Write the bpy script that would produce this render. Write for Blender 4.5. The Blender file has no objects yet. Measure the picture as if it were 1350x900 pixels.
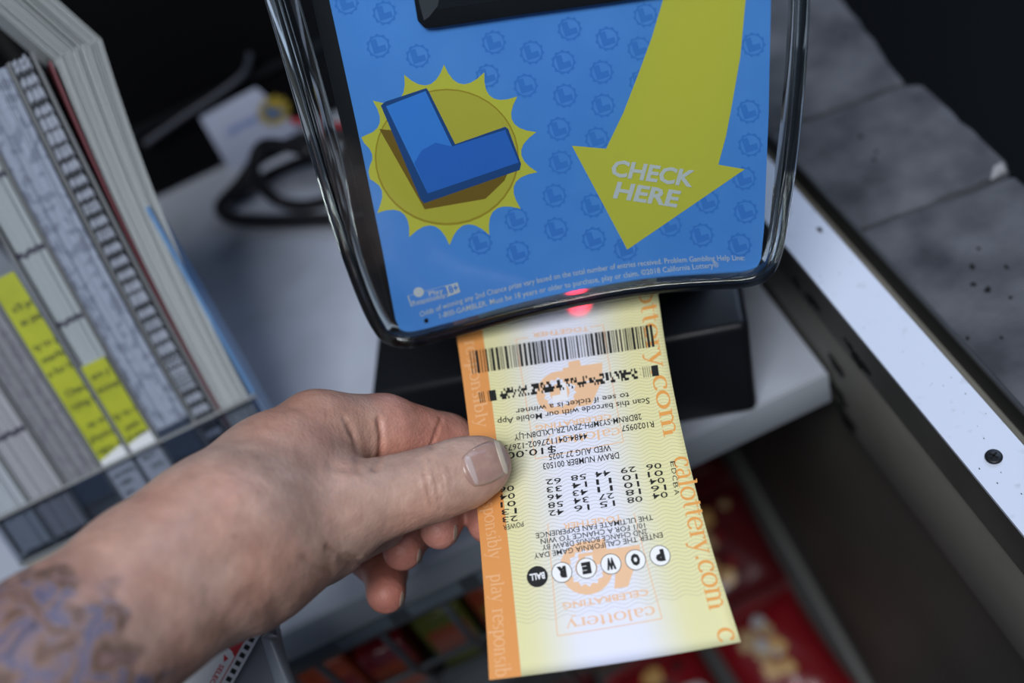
import bpy, bmesh, math, random
import numpy as np
from mathutils import Vector, Matrix

# ------------------------------------------------------------------ camera
FPX = 1400.0
PITCH = math.radians(47)
_n = math.hypot(1, .48); _c, _s = 1/_n, .48/_n
Fv = np.array([0, math.cos(PITCH), -math.sin(PITCH)])
R0 = np.array([1., 0, 0]); U0 = np.array([0, math.sin(PITCH), math.cos(PITCH)])
Rv = _c*R0 - _s*U0; Uv = _s*R0 + _c*U0
CAM = np.array([0, 0, .424])
sc = bpy.context.scene
col = sc.collection
cd = bpy.data.cameras.new('camera'); cam = bpy.data.objects.new('camera', cd); col.objects.link(cam)
cd.sensor_width = 36; cd.lens = 36*FPX/1350; cd.clip_start = .01; cd.clip_end = 50
cam.matrix_world = Matrix(((Rv[0], Uv[0], -Fv[0], CAM[0]), (Rv[1], Uv[1], -Fv[1], CAM[1]), (Rv[2], Uv[2], -Fv[2], CAM[2]), (0, 0, 0, 1)))
cd.dof.use_dof = True; cd.dof.focus_distance = .378; cd.dof.aperture_fstop = cd.lens/1000/.0092
sc.camera = cam

# ------------------------------------------------------------------ light
wd = bpy.data.worlds.new('world'); sc.world = wd; wd.use_nodes = True
wd.node_tree.nodes['Background'].inputs[0].default_value = (.55, .70, 1, 1)
wd.node_tree.nodes['Background'].inputs[1].default_value = .10
def area(name, loc, target, size, power, color):
    l = bpy.data.lights.new(name, 'AREA'); l.shape = 'RECTANGLE'; l.size, l.size_y = size; l.energy = power; l.color = color
    o = bpy.data.objects.new(name, l); col.objects.link(o); o.location = loc
    o.rotation_euler = (Vector(target)-Vector(loc)).to_track_quat('-Z', 'Y').to_euler()
    return o
area('ceiling_light_panel', (-.35, -.75, 2.0), (0, .3, 0), (1.0, .8), 48, (.94, .97, 1))
area('shop_window_light', (1.7, 1.5, 1.9), (0.05, .25, 0), (1.4, 1.2), 25, (.58, .73, 1))
sc.view_settings.view_transform = 'Standard'; sc.view_settings.look = 'None'; sc.view_settings.gamma = 1
sc.view_settings.use_curve_mapping = False
sc.view_settings.exposure = 0.0

# ------------------------------------------------------------------ helpers
rnd = random.Random(7)
def ray(x, y): return Fv + (x-675)/FPX*Rv - (y-450)/FPX*Uv
def P(x, y, d): return CAM + d*ray(x, y)
def hit(x, y, o, n):
    r = ray(x, y); return CAM + r*(((o-CAM) @ n)/(r @ n))
def onz(x, y, z): return hit(x, y, np.array([0, 0, z]), np.array([0, 0, 1.]))
def ony(x, y, Y): return hit(x, y, np.array([0, Y, 0]), np.array([0, 1., 0]))
def proj(q):
    v = np.asarray(q)-CAM; d = v @ Fv
    return np.array([675+FPX*(v @ Rv)/d, 450-FPX*(v @ Uv)/d])

MATS = {}
def mat(name, color, rough=.5, spec=.5, metal=0, noise=None, bump=None, trans=0, coat=0, emit=None, sss=0):
    """noise=(scale, other colour, low, high); bump=(scale, strength)"""
    if name in MATS: return MATS[name]
    m = bpy.data.materials.new(name); m.use_nodes = True; nt = m.node_tree; b = nt.nodes['Principled BSDF']
    b.inputs['Base Color'].default_value = (*color, 1); b.inputs['Roughness'].default_value = rough
    b.inputs['Specular IOR Level'].default_value = spec; b.inputs['Metallic'].default_value = metal
    b.inputs['Coat Weight'].default_value = coat
    if trans: b.inputs['Transmission Weight'].default_value = trans; b.inputs['IOR'].default_value = 1.48
    if sss:
        b.inputs['Subsurface Weight'].default_value = sss; b.inputs['Subsurface Radius'].default_value = (.004, .0015, .0008); b.inputs['Subsurface Scale'].default_value = 1
    if emit: b.inputs['Emission Color'].default_value = (*emit[0], 1); b.inputs['Emission Strength'].default_value = emit[1]
    tc = nt.nodes.new('ShaderNodeTexCoord')
    if noise:
        n = nt.nodes.new('ShaderNodeTexNoise'); n.inputs['Scale'].default_value = noise[0]; n.inputs['Detail'].default_value = 8
        nt.links.new(tc.outputs['Object'], n.inputs['Vector'])
        r = nt.nodes.new('ShaderNodeValToRGB'); r.color_ramp.elements[0].position = noise[2]; r.color_ramp.elements[1].position = noise[3]
        r.color_ramp.elements[0].color = (*color, 1); r.color_ramp.elements[1].color = (*noise[1], 1)
        nt.links.new(n.outputs['Fac'], r.inputs['Fac']); nt.links.new(r.outputs['Color'], b.inputs['Base Color'])
    if bump:
        n = nt.nodes.new('ShaderNodeTexNoise'); n.inputs['Scale'].default_value = bump[0]; n.inputs['Detail'].default_value = 6
        nt.links.new(tc.outputs['Object'], n.inputs['Vector'])
        bp = nt.nodes.new('ShaderNodeBump'); bp.inputs['Strength'].default_value = bump[1]; bp.inputs['Distance'].default_value = .001
        nt.links.new(n.outputs['Fac'], bp.inputs['Height']); nt.links.new(bp.outputs['Normal'], b.inputs['Normal'])
    MATS[name] = m
    return m
def clear_mat(name, tint, gloss=.5):
    """thin clear plastic: mostly see-through, Fresnel shine"""
    if name in MATS: return MATS[name]
    m = bpy.data.materials.new(name); m.use_nodes = True; nt = m.node_tree; nt.nodes.remove(nt.nodes['Principled BSDF'])
    t = nt.nodes.new('ShaderNodeBsdfTransparent'); t.inputs[0].default_value = (*tint, 1)
    g = nt.nodes.new('ShaderNodeBsdfGlossy'); g.inputs['Roughness'].default_value = .06; g.inputs['Color'].default_value = (gloss, gloss, gloss, 1)
    f = nt.nodes.new('ShaderNodeFresnel'); f.inputs[0].default_value = 1.45
    x = nt.nodes.new('ShaderNodeMixShader')
    nt.links.new(f.outputs[0], x.inputs[0]); nt.links.new(t.outputs[0], x.inputs[1]); nt.links.new(g.outputs[0], x.inputs[2])
    nt.links.new(x.outputs[0], nt.nodes['Material Output'].inputs[0]); MATS[name] = m
    return m

def root_at(name, label, cat, loc, group=None):
    o = bpy.data.objects.new(name, None); o.empty_display_size = .01; col.objects.link(o); o.location = Vector(loc)
    o['label'] = label; o['category'] = cat
    if group: o['group'] = group
    return o
def world_origin(o):
    v = Vector((0, 0, 0))
    while o is not None: v += o.location; o = o.parent
    return v
def mesh_obj(name, verts, faces, m, parent=None, smooth=False, origin=None):
    """world-space verts -> object; origin at parent's (or at the given point)"""
    off = world_origin(parent) if parent is not None else Vector(origin if origin is not None else (0, 0, 0))
    me = bpy.data.meshes.new(name)
    va = np.asarray([tuple(v) for v in verts], float).reshape(-1, 3) - np.array(off)
    me.from_pydata(va.tolist(), [], [list(f) for f in faces]); me.update()
    if smooth: me.polygons.foreach_set('use_smooth', [True]*len(me.polygons))
    o = bpy.data.objects.new(name, me); col.objects.link(o)
    if m is not None: me.materials.append(m)
    if parent is not None: o.parent = parent
    elif origin is not None: o.location = off
    return o
def tag(o, label=None, cat=None, group=None, kind=None):
    if label: o['label'] = label
    if cat: o['category'] = cat
    if group: o['group'] = group
    if kind: o['kind'] = kind
    return o
def hexa(c):
    """8 corners: bottom 4 ccw, top 4 ccw"""
    return list(c), [(3, 2, 1, 0), (4, 5, 6, 7), (0, 1, 5, 4), (1, 2, 6, 5), (2, 3, 7, 6), (3, 0, 4, 7)]
def bevel(o, w, seg=2):
    md = o.modifiers.new('bevel', 'BEVEL'); md.width = w; md.segments = seg; md.limit_method = 'ANGLE'
    o.data.polygons.foreach_set('use_smooth', [True]*len(o.data.polygons))
    return o
def box(name, lo, hi, m, parent=None, bev=0, ax=None, origin=None):
    """axis box; ax=(o,u,v,w) gives it a frame of its own"""
    x0, y0, z0 = lo; x1, y1, z1 = hi
    c = [np.array(q, float) for q in ((x0, y0, z0), (x1, y0, z0), (x1, y1, z0), (x0, y1, z0), (x0, y0, z1), (x1, y0, z1), (x1, y1, z1), (x0, y1, z1))]
    if ax: c = [ax[0]+q[0]*ax[1]+q[1]*ax[2]+q[2]*ax[3] for q in c]
    o = mesh_obj(name, *hexa(c), m, parent, origin=origin)
    if bev: bevel(o, bev)
    return o
def prism(name, pts, ext, m, parent=None, bev=0, origin=None):
    """extrude a world-space polygon by the vector ext"""
    pts = [np.asarray(p, float) for p in pts]; n = len(pts); ext = np.asarray(ext, float)
    nrm = sum(np.cross(pts[i]-pts[0], pts[(i+1) % n]-pts[0]) for i in range(n))
    if nrm @ ext > 0: pts = pts[::-1]
    v = pts + [p+ext for p in pts]
    f = [list(range(n)), list(range(2*n-1, n-1, -1))] + [(i, i+n, (i+1) % n+n, (i+1) % n) for i in range(n)]
    o = mesh_obj(name, v, f, m, parent, origin=origin)
    if bev: bevel(o, bev)
    return o
def smooth_path(pts, k=8, closed=False):
    pts = [np.asarray(p, float) for p in pts]; n = len(pts); out = []
    rng = range(n) if closed else range(n-1)
    for i in rng:
        g = (lambda j: pts[j % n]) if closed else (lambda j: pts[max(0, min(n-1, j))])
        p0, p1, p2, p3 = g(i-1), g(i), g(i+1), g(i+2)
        for t in np.linspace(0, 1, k, endpoint=False):
            out.append(.5*((2*p1)+(-p0+p2)*t+(2*p0-5*p1+4*p2-p3)*t*t+(-p0+3*p1-3*p2+p3)*t**3))
    if not closed: out.append(pts[-1])
    return out
def tube(name, pts, r, m, parent=None, seg=10, closed=False, prof=None, upv=None, origin=None):
    """sweep a round (or given) profile along points"""
    pts = [np.asarray(p, float) for p in pts]; n = len(pts); V = []; Fc = []
    prof = prof or [(math.cos(2*math.pi*k/seg)*r, math.sin(2*math.pi*k/seg)*r) for k in range(seg)]
    k = len(prof); ref = np.asarray(upv if upv is not None else (.13, .31, .94), float)
    for i, p in enumerate(pts):
        a = pts[(i+1) % n] if closed or i < n-1 else p; b = pts[(i-1) % n] if closed or i > 0 else p
        t = a-b; t /= np.linalg.norm(t); x = np.cross(t, ref); x /= np.linalg.norm(x); y = np.cross(x, t)
        V += [p+q[0]*x+q[1]*y for q in prof]
    for i in range(n if closed else n-1):
        j = (i+1) % n
        Fc += [(i*k+s, i*k+(s+1) % k, j*k+(s+1) % k, j*k+s) for s in range(k)]
    if not closed: Fc += [list(range(k))[::-1], [(n-1)*k+s for s in range(k)]]
    return mesh_obj(name, V, Fc, m, parent, smooth=True, origin=origin)

_textcache = {}
def text_mesh(s, bold=0.0, shear=0.0):
    """(verts2d, faces) of a line of text, origin at baseline start, font size 1"""
    key = (s, bold, shear)
    if key in _textcache: return _textcache[key]
    cu = bpy.data.curves.new('t', 'FONT'); cu.body = s; cu.size = 1; cu.resolution_u = 2; cu.offset = bold; cu.shear = shear; cu.fill_mode = 'FRONT'
    o = bpy.data.objects.new('t', cu); col.objects.link(o)
    dg = bpy.context.evaluated_depsgraph_get(); me = o.evaluated_get(dg).to_mesh()
    v = np.array([tuple(q.co)[:2] for q in me.vertices]).reshape(-1, 2); f = [tuple(p.vertices) for p in me.polygons]
    o.evaluated_get(dg).to_mesh_clear(); bpy.data.objects.remove(o); bpy.data.curves.remove(cu)
    _textcache[key] = (v, f)
    return v, f

# ------------------------------------------------------------------ colours
M_white = mat('white laminate', (.35, .375, .44), .38, noise=(30, (.30, .32, .37), .45, .75))
M_edge = mat('counter edge band', (.34, .37, .41), .45)
M_black = mat('black plastic', (.006, .0065, .008), .42, .35)
M_black2 = mat('black satin plastic', (.007, .008, .010), .36, .25, bump=(900, .05))
M_void = mat('black paint', (.0022, .0022, .003), .75, .1)
M_panel = mat('grey painted panel', (.17, .163, .145), .6, noise=(18, (.13, .125, .11), .4, .7))
M_flange = mat('dark painted flange', (.075, .073, .066), .6, noise=(25, (.05, .05, .045), .4, .7))
M_sill = mat('white sill paint', (.56, .61, .74), .4, noise=(160, (.46, .50, .60), .62, .72))
M_concrete = mat('concrete', (.115, .12, .137), .85, .2, noise=(34, (.042, .045, .054), .32, .70), bump=(150, .9))
M_dirt = mat('black grime', (.012, .012, .012), .9, .1)
M_cable = mat('black rubber cable', (.008, .008, .01), .5, .4)
M_acry = clear_mat('clear acrylic', (.90, .92, .93), .8)
M_acryedge = mat('acrylic cut edge', (.16, .17, .18), .15, .6)

# ------------------------------------------------------------------ counter, side panel, window sill
YF = onz(500, 775, 0)[1]                      # front edge of the counter
XR = onz(1095, 495, 0)[0]                     # its right end
X1 = XR + .002
ct = root_at('counter', 'white laminate counter shelf under the ticket checker', 'counter', (0, YF, 0))
bevel(box('counter_top', (-.62, YF+.0015, -.024), (XR, 1.05, 0), M_white, ct), .0012)
bevel(box('edge_band', (-.62, YF, -.0235), (XR, YF+.0013, -.0006), M_edge, ct), .0004)
def wall(name, lo, hi, m, bev=0):
    return tag(box(name, lo, hi, m, bev=bev), kind='structure')
ZS, ZSEAM, ZB = .062, .0345, -.034
wall('wall_right', (X1, -.35, ZB), (X1+.045, 1.1, ZSEAM), M_panel, .001)
wall('trim_1', (X1-.0008, -.35, ZSEAM+.0012), (X1+.002, 1.1, ZS-.002), M_flange)
wall('wall_side', (X1+.004, -.35, -.62), (X1+.05, 1.1, ZB-.0005), mat('dark cabinet side', (.05, .048, .043), .55, noise=(9, (.075, .072, .064), .35, .75)))
sill = tag(box('trim_2', (X1-.001, -.35, ZS-.0015), (X1+.0205, 1.1, ZS), M_sill), kind='structure')
box('sill_body', (X1+.0022, -.35, ZSEAM+.0012), (X1+.0205, 1.1, ZS-.0016), M_void, sill)
# grime along the seam and at the counter corner
def blob(name, c, axs, r, m, parent, n=14, thick=.0004, seed=0):
    rr = random.Random(seed); u, v, w = axs
    pts = []
    for k in range(n):
        a = 2*math.pi*k/n; q = r*(1+rr.uniform(-.4, .4))
        pts.append(c+u*math.cos(a)*q*1.8+v*math.sin(a)*q)
    return prism(name, pts, w*thick, m, parent)
YY, ZZ, XX = np.array([0, 1., 0]), np.array([0, 0, 1.]), np.array([1., 0, 0])
for k, (px, py, r) in enumerate([(1067, 394, .0022), (1075, 400, .003), (1120, 455, .0022), (1131, 474, .004), (1140, 482, .0028), (1050, 372, .002), (1103, 482, .004), (1106, 520, .006), (1112, 545, .007), (1118, 560, .0035)]):
    c = hit(px, py, np.array([X1-.0008, 0, 0]), XX)
    blob('grime_patch', c, (YY*.8+ZZ*.1, ZZ*.9, -XX), r, M_dirt, bpy.data.objects['wall_right'], seed=k)
box('seam_gap', (X1-.0004, -.35, ZSEAM-.0001), (X1+.003, 1.1, ZSEAM+.0013), M_dirt, bpy.data.objects['wall_right'])
for k in range(34):
    y = rnd.uniform(.11, .30); x = X1+rnd.uniform(.001, .019)
    blob('dirt_fleck', np.array([x, y, ZS]), (YY*.7, XX*.7, ZZ), rnd.choice([.00014, .0002, .0003]), M_dirt, sill, n=6, thick=.0001, seed=k)
for (px, py, r) in [(1081, 303, .0013)]:
    blob('dirt_fleck', onz(px, py, ZS), (YY*.9, XX*.7, ZZ), r, M_dirt, sill, thick=.0002, seed=3)
# screw in the sill
sp = onz(1310, 603, ZS)
scw = root_at('screw', 'black cross-head screw driven into the white sill strip', 'screw', sp)
def disc_pts(c, u, v, r, n=24, ph=0): return [c+u*math.cos(ph+2*math.pi*k/n)*r+v*math.sin(ph+2*math.pi*k/n)*r for k in range(n)]
M_screw = mat('blackened steel', (.015, .016, .02), .4, .5, .5)
prism('screw_head', disc_pts(sp-ZZ*.0002, XX, YY, .0031), ZZ*.0016, M_screw, scw, .0006)
for a in (.4, .4+math.pi/2):
    d = np.array([math.cos(a), math.sin(a), 0]); e = np.array([-d[1], d[0], 0]); c = sp+ZZ*.0013
    prism('cross_slot', [c-d*.0017-e*.0003, c+d*.0017-e*.0003, c+d*.0017+e*.0003, c-d*.0017+e*.0003], ZZ*.00025, M_dirt, scw)
# black channel and concrete slabs beyond it
box_ch = wall('trim_3', (X1+.0207, -.35, .006), (X1+.0345, 1.1, .012), M_void)
wall('trim_4', (X1+.0345, -.35, .006), (X1+.0375, 1.1, .047), mat('black channel lip', (.012, .012, .012), .5), .0008)
ZC = .040
wall('floor', (X1+.038, -.35, -.06), (1.6, 2.2, -.05), mat('black glass floor', (.0012, .0014, .0018), .5, .04, noise=(900, (.03, .035, .04), .78, .82)))
def slab(pts_px, label):
    pts = [onz(x, y, ZC) if not isinstance(x, tuple) else np.array(x) for x, y in pts_px]
    rr = random.Random(len(label)); out = []
    n = len(pts)
    for i in range(n):
        a, b = pts[i], pts[(i+1) % n]
        for t in np.linspace(0, 1, 7, endpoint=False):
            j = 0 if t == 0 else .0011
            out.append(a+(b-a)*t+np.array([rr.uniform(-j, j)*.6, rr.uniform(-j, j), 0]))
    base = sum(out)/len(out); base[2] = -.05
    o = prism('concrete_slab', [p.copy() for p in out], -ZZ*(ZC+.05), M_concrete, bev=.0015, origin=base)
    tag(o, label, 'slab', 'concrete slabs beyond the sill'); return o
xl = X1+.0385
yA, yB = onz(1190, 112, ZC)[1], onz(1325, 236, ZC)[1]
sl = [np.array([xl, 0, ZC])]
def slab_xy(pts, label):
    rr = random.Random(len(label)); out = []
    for i in range(len(pts)):
        a, b = np.array(pts[i]), np.array(pts[(i+1) % len(pts)])
        for t in np.linspace(0, 1, 8, endpoint=False):
            j = .0 if t == 0 else .0012
            q = a+(b-a)*t; out.append(np.array([max(xl, q[0]+rr.uniform(-j, j)*.7), q[1]+rr.uniform(-j, j), ZC]))
    base = sum(out)/len(out); base[2] = -.05
    o = prism('concrete_slab', out, -ZZ*(ZC+.05), M_concrete, bev=.002, origin=base)
    return tag(o, label, 'slab', 'concrete slabs beyond the sill')
A1, A2 = onz(1112, 0, ZC), onz(1194, 108, ZC)
B1, B2 = onz(1214, 112, ZC), onz(1326, 214, ZC)
s1 = slab_xy([(xl, yA+.012), (A2[0], A2[1]), (A1[0], A1[1]), (A1[0]+.03, .75), (xl, .75)], 'plain grey concrete slab beside the clear cover of the checker')
s2 = slab_xy([(xl, yB+.012), (B2[0]-.004, B2[1]-.006), (B2[0], B2[1]), (B1[0], B1[1]), (A2[0]-.002, A2[1]-.003), (xl, yA+.0095)], 'middle concrete slab with a pale chipped corner')
s3 = slab_xy([(xl, -.3), (B2[0]+.01, -.3), (B2[0]-.002, B2[1]-.009), (xl, yB+.0095)], 'pitted concrete slab next to the screw in the sill')
chip = prism('pale_chip', [np.array([B2[0]-.0125, B2[1]-.0062, ZC+.0001]), np.array([B2[0]-.0035, B2[1]-.0055, ZC+.0001]), np.array([B2[0]-.0012, B2[1]+.001, ZC+.0001]), np.array([B2[0]-.006, B2[1]+.0005, ZC+.0001])], ZZ*.0004, mat('pale broken concrete', (.30, .30, .31), .9, .1, noise=(90, (.2, .2, .21), .4, .6)), s2)
for k, (px, py, r) in enumerate([(1282, 352, .0012), (1302, 382, .0014), (1327, 352, .0009), (1283, 375, .0012), (1333, 392, .0008), (1290, 328, .0007), (1276, 446, .0008), (1320, 445, .0008), (1135, 180, .0012), (1155, 200, .0009), (1152, 210, .001), (1113, 48, .001)]):
    c = onz(px, py, ZC); sl_ = s3 if k < 8 else (s2 if k < 11 else s1)
    blob('pit', c+ZZ*.00002, (YY*.7, XX, ZZ), r, M_dirt, sl_, n=9, thick=.0002, seed=k)
# back wall & cabinet inside
wall('wall_back', (-1.2, 1.12, -.62), (X1+.05, 1.16, 1.2), M_void)
wall('wall_left', (-.70, -.35, -.62), (-.66, 1.12, -.0245), M_void)

# ------------------------------------------------------------------ ticket checker
bR = onz(1000, 543, 0); bL = onz(556, 619.7, 0)
mu = (bR-bL)/np.linalg.norm(bR-bL); mw = np.array([-mu[1], mu[0], 0])
BET = math.radians(22)
o0 = P(765, 400, .41)
pv = mw*math.sin(BET)+ZZ*math.cos(BET)
rho = math.radians(-4.5)                       # the head sits slightly askew on its foot
pu = mu*math.cos(rho)+pv*math.sin(rho); pvv = -mu*math.sin(rho)+pv*math.cos(rho); pn = np.cross(pu, pvv)
if pn @ (CAM-o0) < 0: pn = -pn
def pl(x, y, off=0.0): return hit(x, y, o0+pn*off, pn)
bc = (bR+bL)/2
chk = root_at('ticket_checker', 'black ticket checking machine with a blue printed face under a clear cover', 'ticket checker', (bc[0], bc[1], 0))
bw = np.linalg.norm(bR-bL)
# foot: lower block, and an upper block set back to leave the scanning slot
def foot_poly(t, hw0, hw1, z0, z1, f0, f1, back):
    c = bc
    return [c-mu*hw0+mw*f0+ZZ*z0, c+mu*hw0+mw*f0+ZZ*z0, c+mu*hw0+mw*back+ZZ*z0, c-mu*hw0+mw*back+ZZ*z0,
            c-mu*hw1+mw*f1+ZZ*z1, c+mu*hw1+mw*f1+ZZ*z1, c+mu*hw1+mw*back+ZZ*z1, c-mu*hw1+mw*back+ZZ*z1]
hw = bw/2
bevel(mesh_obj('foot', *hexa(foot_poly(0, hw, hw+.004, 0, .060, 0, .004, .075)), M_black2, chk), .004, 3)
bevel(mesh_obj('scanner_neck', *hexa(foot_poly(0, hw-.004, hw-.004, .059, .135, .040, .046, .11)), M_black, chk), .003)
# head outline (in the plane of the face)
left = [(300, -190), (357, 0), (395, 130), (440, 280), (475, 380), (500, 432)]
cover_px = [(300, -190), (357, 0), (395, 130), (437, 275), (473, 378), (497, 428), (515, 444), (545, 449), (600, 436), (700, 409), (800, 388), (870, 378), (940, 373), (985, 370), (1012, 358), (1028, 330), (1040, 265), (1052, 180), (1062, 60), (1066, -60), (1068, -190)]
post_px = [(392, -180), (435, 0), (470, 160), (505, 330), (522, 420), (528, 433), (541, 438), (600, 425), (680, 402), (760, 383), (880, 366), (980, 361), (996, 355), (1003, 340), (1007, 300), (1013, 150), (1016, 0), (1018, -180)]
poster_m = mat('blue poster print', (.075, .285, .78), .45, .4, noise=(40, (.095, .32, .83), .35, .7))
body_px = [(405, -175), (440, 0), (474, 160), (508, 330), (527, 415), (545, 425), (760, 371), (880, 354), (985, 350), (998, 330), (1009, 150), (1013, 0), (1014, -175)]
body = prism('head_shell', [pl(x, y, -.003) for x, y in body_px], -pn*.035, M_black, chk, .003)
inner_px = [(375, -180), (410, 0), (440, 130), (476, 275), (505, 380), (517, 425), (530, 437), (530, 380), (500, 250), (440, 0), (405, -175)]
prism('side_cheek', [pl(x, y, -.008) for x, y in inner_px], -pn*.022, M_black, chk, .001)
poster = prism('poster', [pl(x, y, -.0012) for x, y in post_px], pn*.0008, poster_m, chk)
# clear cover: sheet, rim and back flange
cv = smooth_path([(x, y, 0) for x, y in cover_px], 5)
cvp = [(p[0], p[1]) for p in cv]
M_cover = clear_mat('clear cover plastic', (.96, .98, .98), .55)
M_rim = mat('clear plastic rim', (.92, .97, .95), .04, .5, trans=1.0)
sheet = prism('clear_cover', [pl(x, y, .0045) for x, y in cvp], pn*.0002, M_cover, chk)
# rim wall running back from the sheet
def band(name, px, o1_, o2, t, m, parent):
    """wall along an open outline between offsets o1..o2, t thick towards the inside"""
    c = np.mean([pl(x, y) for x, y in px], axis=0); V = []; Fc = []
    P1 = [pl(x, y, 0) for x, y in px]
    n = len(P1)
    for i, p in enumerate(P1):
        o1 = o1_(px[i][1]) if callable(o1_) else o1_
        a, b = P1[min(i+1, n-1)], P1[max(i-1, 0)]; tg = (a-b)/np.linalg.norm(a-b); inn = np.cross(pn, tg)
        if inn @ (c-p) < 0: inn = -inn
        V += [p+pn*o1, p+pn*o2, p+pn*o2+inn*t, p+pn*o1+inn*t]
    for i in range(n-1):
        a, b = 4*i, 4*(i+1)
        for s in range(4): Fc.append((a+s, b+s, b+(s+1) % 4, a+(s+1) % 4))
    Fc += [(0, 1, 2, 3), (4*n-1, 4*n-2, 4*n-3, 4*n-4)]
    o = mesh_obj(name, V, Fc, m, parent, smooth=False)
    bm = bmesh.new(); bm.from_mesh(o.data); bmesh.ops.recalc_face_normals(bm, faces=bm.faces); bm.to_mesh(o.data); bm.free()
    return o
rim = band('cover_rim', cvp, lambda y: -.018+.013*min(1, max(0, (y-230)/120)), .0065, .0042, M_rim, sheet)
bevel(rim, .0009, 3)
# display window at the top of the face
win_px = [(528, -150), (547, -5), (552, 26), (562, 36), (576, 35), (690, 18), (800, 3), (930, -16), (930, -150)]
bez = prism('display_bezel', [pl(x, y, .0) for x, y in win_px], pn*.0028, M_black, poster, .0008)
prism('display_glass', [pl(x, y, .0024) for x, y in [(556, -150), (562, -5), (566, 8), (580, 12), (930, -35), (930, -150)]], pn*.0006, mat('display glass', (.01, .012, .015), .12, .6), bez)
prism('bezel_facet', [pl(x, y, .0029) for x, y in [(551, -5), (559, 27), (566, 22), (577, 8), (580, -5)]], pn*.0003, mat('grey bezel facet', (.05, .055, .065), .35), bez)

# --- poster print (flat ink layers a hair above the card)
def ink(name, color, rough=.45): return mat(name, color, rough, .4)
I_yel = ink('yellow poster ink', (.62, .60, .06)); I_deep = ink('ochre poster ink', (.40, .30, .02)); I_pat = ink('deep blue pattern ink', (.05, .225, .70))
I_L = ink('bright blue ink', (.045, .25, .80)); I_Ld = ink('dark blue ink', (.012, .07, .25)); I_Lh = ink('mid blue ink', (.025, .155, .62)); I_wt = ink('white poster ink', (.62, .66, .68)); I_gold = ink('gold ink', (.54, .49, .05)); I_br = ink('brown ink', (.20, .12, .01))
def flat(name, polys, off, m, parent):
    """several planar polygons given in px on the face plane, one mesh"""
    V, Fc = [], []
    for poly in polys:
        b = len(V); V += [pl(x, y, off) for x, y in poly]; Fc.append(list(range(b, b+len(poly))))
    o = mesh_obj(name, V, Fc, m, parent)
    bm = bmesh.new(); bm.from_mesh(o.data); bmesh.ops.triangulate(bm, faces=[f for f in bm.faces if len(f.verts) > 4]); bm.to_mesh(o.data); bm.free()
    return o
OFF0 = -.0004
def inside(px, py, poly):
    r = False; n = len(poly)
    for i in range(n):
        (x1, y1), (x2, y2) = poly[i], poly[(i+1) % n]
        if (y1 > py) != (y2 > py) and px < (x2-x1)*(py-y1)/(y2-y1)+x1: r = not r
    return r
pat = []
def mini(cx, cy, r, a0):
    n = 11; star = []
    for k in range(2*n):
        a = 2*math.pi*k/(2*n)+a0; q = r*(1 if k % 2 == 0 else .84); star.append((cx+math.cos(a)*q, cy+math.sin(a)*q))
    ring = [(cx+math.cos(2*math.pi*k/22+a0)*r*.74, cy+math.sin(2*math.pi*k/22+a0)*r*.74) for k in range(22)]
    for k in range(22): pat.append([star[k], star[(k+1) % 22], ring[(k+1) % 22], ring[k]])
    a = math.radians(-18); rot = lambda x, y: (cx+(x*math.cos(a)-y*math.sin(a))*r, cy+(x*math.sin(a)+y*math.cos(a))*r)
    pat.append([rot(-.5, -.62), rot(-.02, -.62), rot(-.02, .5), rot(-.5, .5)]); pat.append([rot(-.02, .02), rot(.52, .02), rot(.52, .5), rot(-.02, .5)])
for i in range(-2, 20):
    for j in range(-3, 16):
        cx = 455+i*50+j*-15+(25 if j % 2 else 0)*.2+j*12; cy = -40+j*44-i*9+(22 if i % 2 else 0)
        if all(inside(cx+math.cos(t)*21, cy+math.sin(t)*21, post_px) for t in np.linspace(0, 6.28, 9)) and not (inside(cx, cy, [(470, 300), (470, 110), (590, 80), (710, 130), (715, 230), (600, 325)])) and not inside(cx, cy+0, [(515, 40), (520, -200), (940, -200), (940, 0), (560, 58)]):
            if cy < 335: mini(cx, cy, 17, 0)
flat('sun_pattern', pat, OFF0+.00003, I_pat, poster)
# sun logo
cx, cy = 589, 204; st = []
ns = 14
for k in range(ns):
    a0 = -math.pi/2-.03+2*math.pi*k/ns; a1 = a0+2*math.pi/ns
    p0 = (cx+math.cos(a0)*122, cy+math.sin(a0)*119); p1 = (cx+math.cos(a1)*122, cy+math.sin(a1)*119); am = (a0+a1)/2
    for t in np.linspace(0, 1, 7, endpoint=False):
        dip = 4*t*(1-t)
        x = p0[0]+(p1[0]-p0[0])*t-math.cos(am)*21*dip; y = p0[1]+(p1[1]-p0[1])*t-math.sin(am)*21*dip
        st.append((max(x, 474+.21*(y-170)), y))
logo = flat('sun_logo', [st], OFF0+.00006, I_yel, poster)
el = lambda rx, ry, dx=0, dy=0, n=40: [(cx+dx+math.cos(2*math.pi*k/n)*rx, cy+dy+math.sin(2*math.pi*k/n)*ry) for k in range(n)]
flat('disc_outline', [el(95, 90, 0, 3)], OFF0+.00009, I_deep, logo)
flat('disc', [el(93, 87.5, 0, 2.5)], OFF0+.00012, I_gold, logo)
flat('letter_shadow', [[(500, 170), (520, 172), (556, 262), (672, 222), (665, 238), (640, 262), (560, 276)]], OFF0+.00015, I_br, logo)
flat('letter_side', [[(502, 139), (508, 134), (562, 116), (565, 120), (600, 190), (666, 167), (670, 170), (687, 216), (685, 224), (559, 268), (554, 262)]], OFF0+.00018, I_Ld, logo)
flat('letter_face', [[(509, 140), (561, 120), (596, 193), (666, 171), (684, 214), (564, 255)]], OFF0+.00021, I_L, logo)
flat('letter_shade', [[(546, 215), (556, 198), (574, 188), (596, 193), (666, 171), (684, 214), (564, 255)]], OFF0+.00024, I_Lh, logo)
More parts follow.
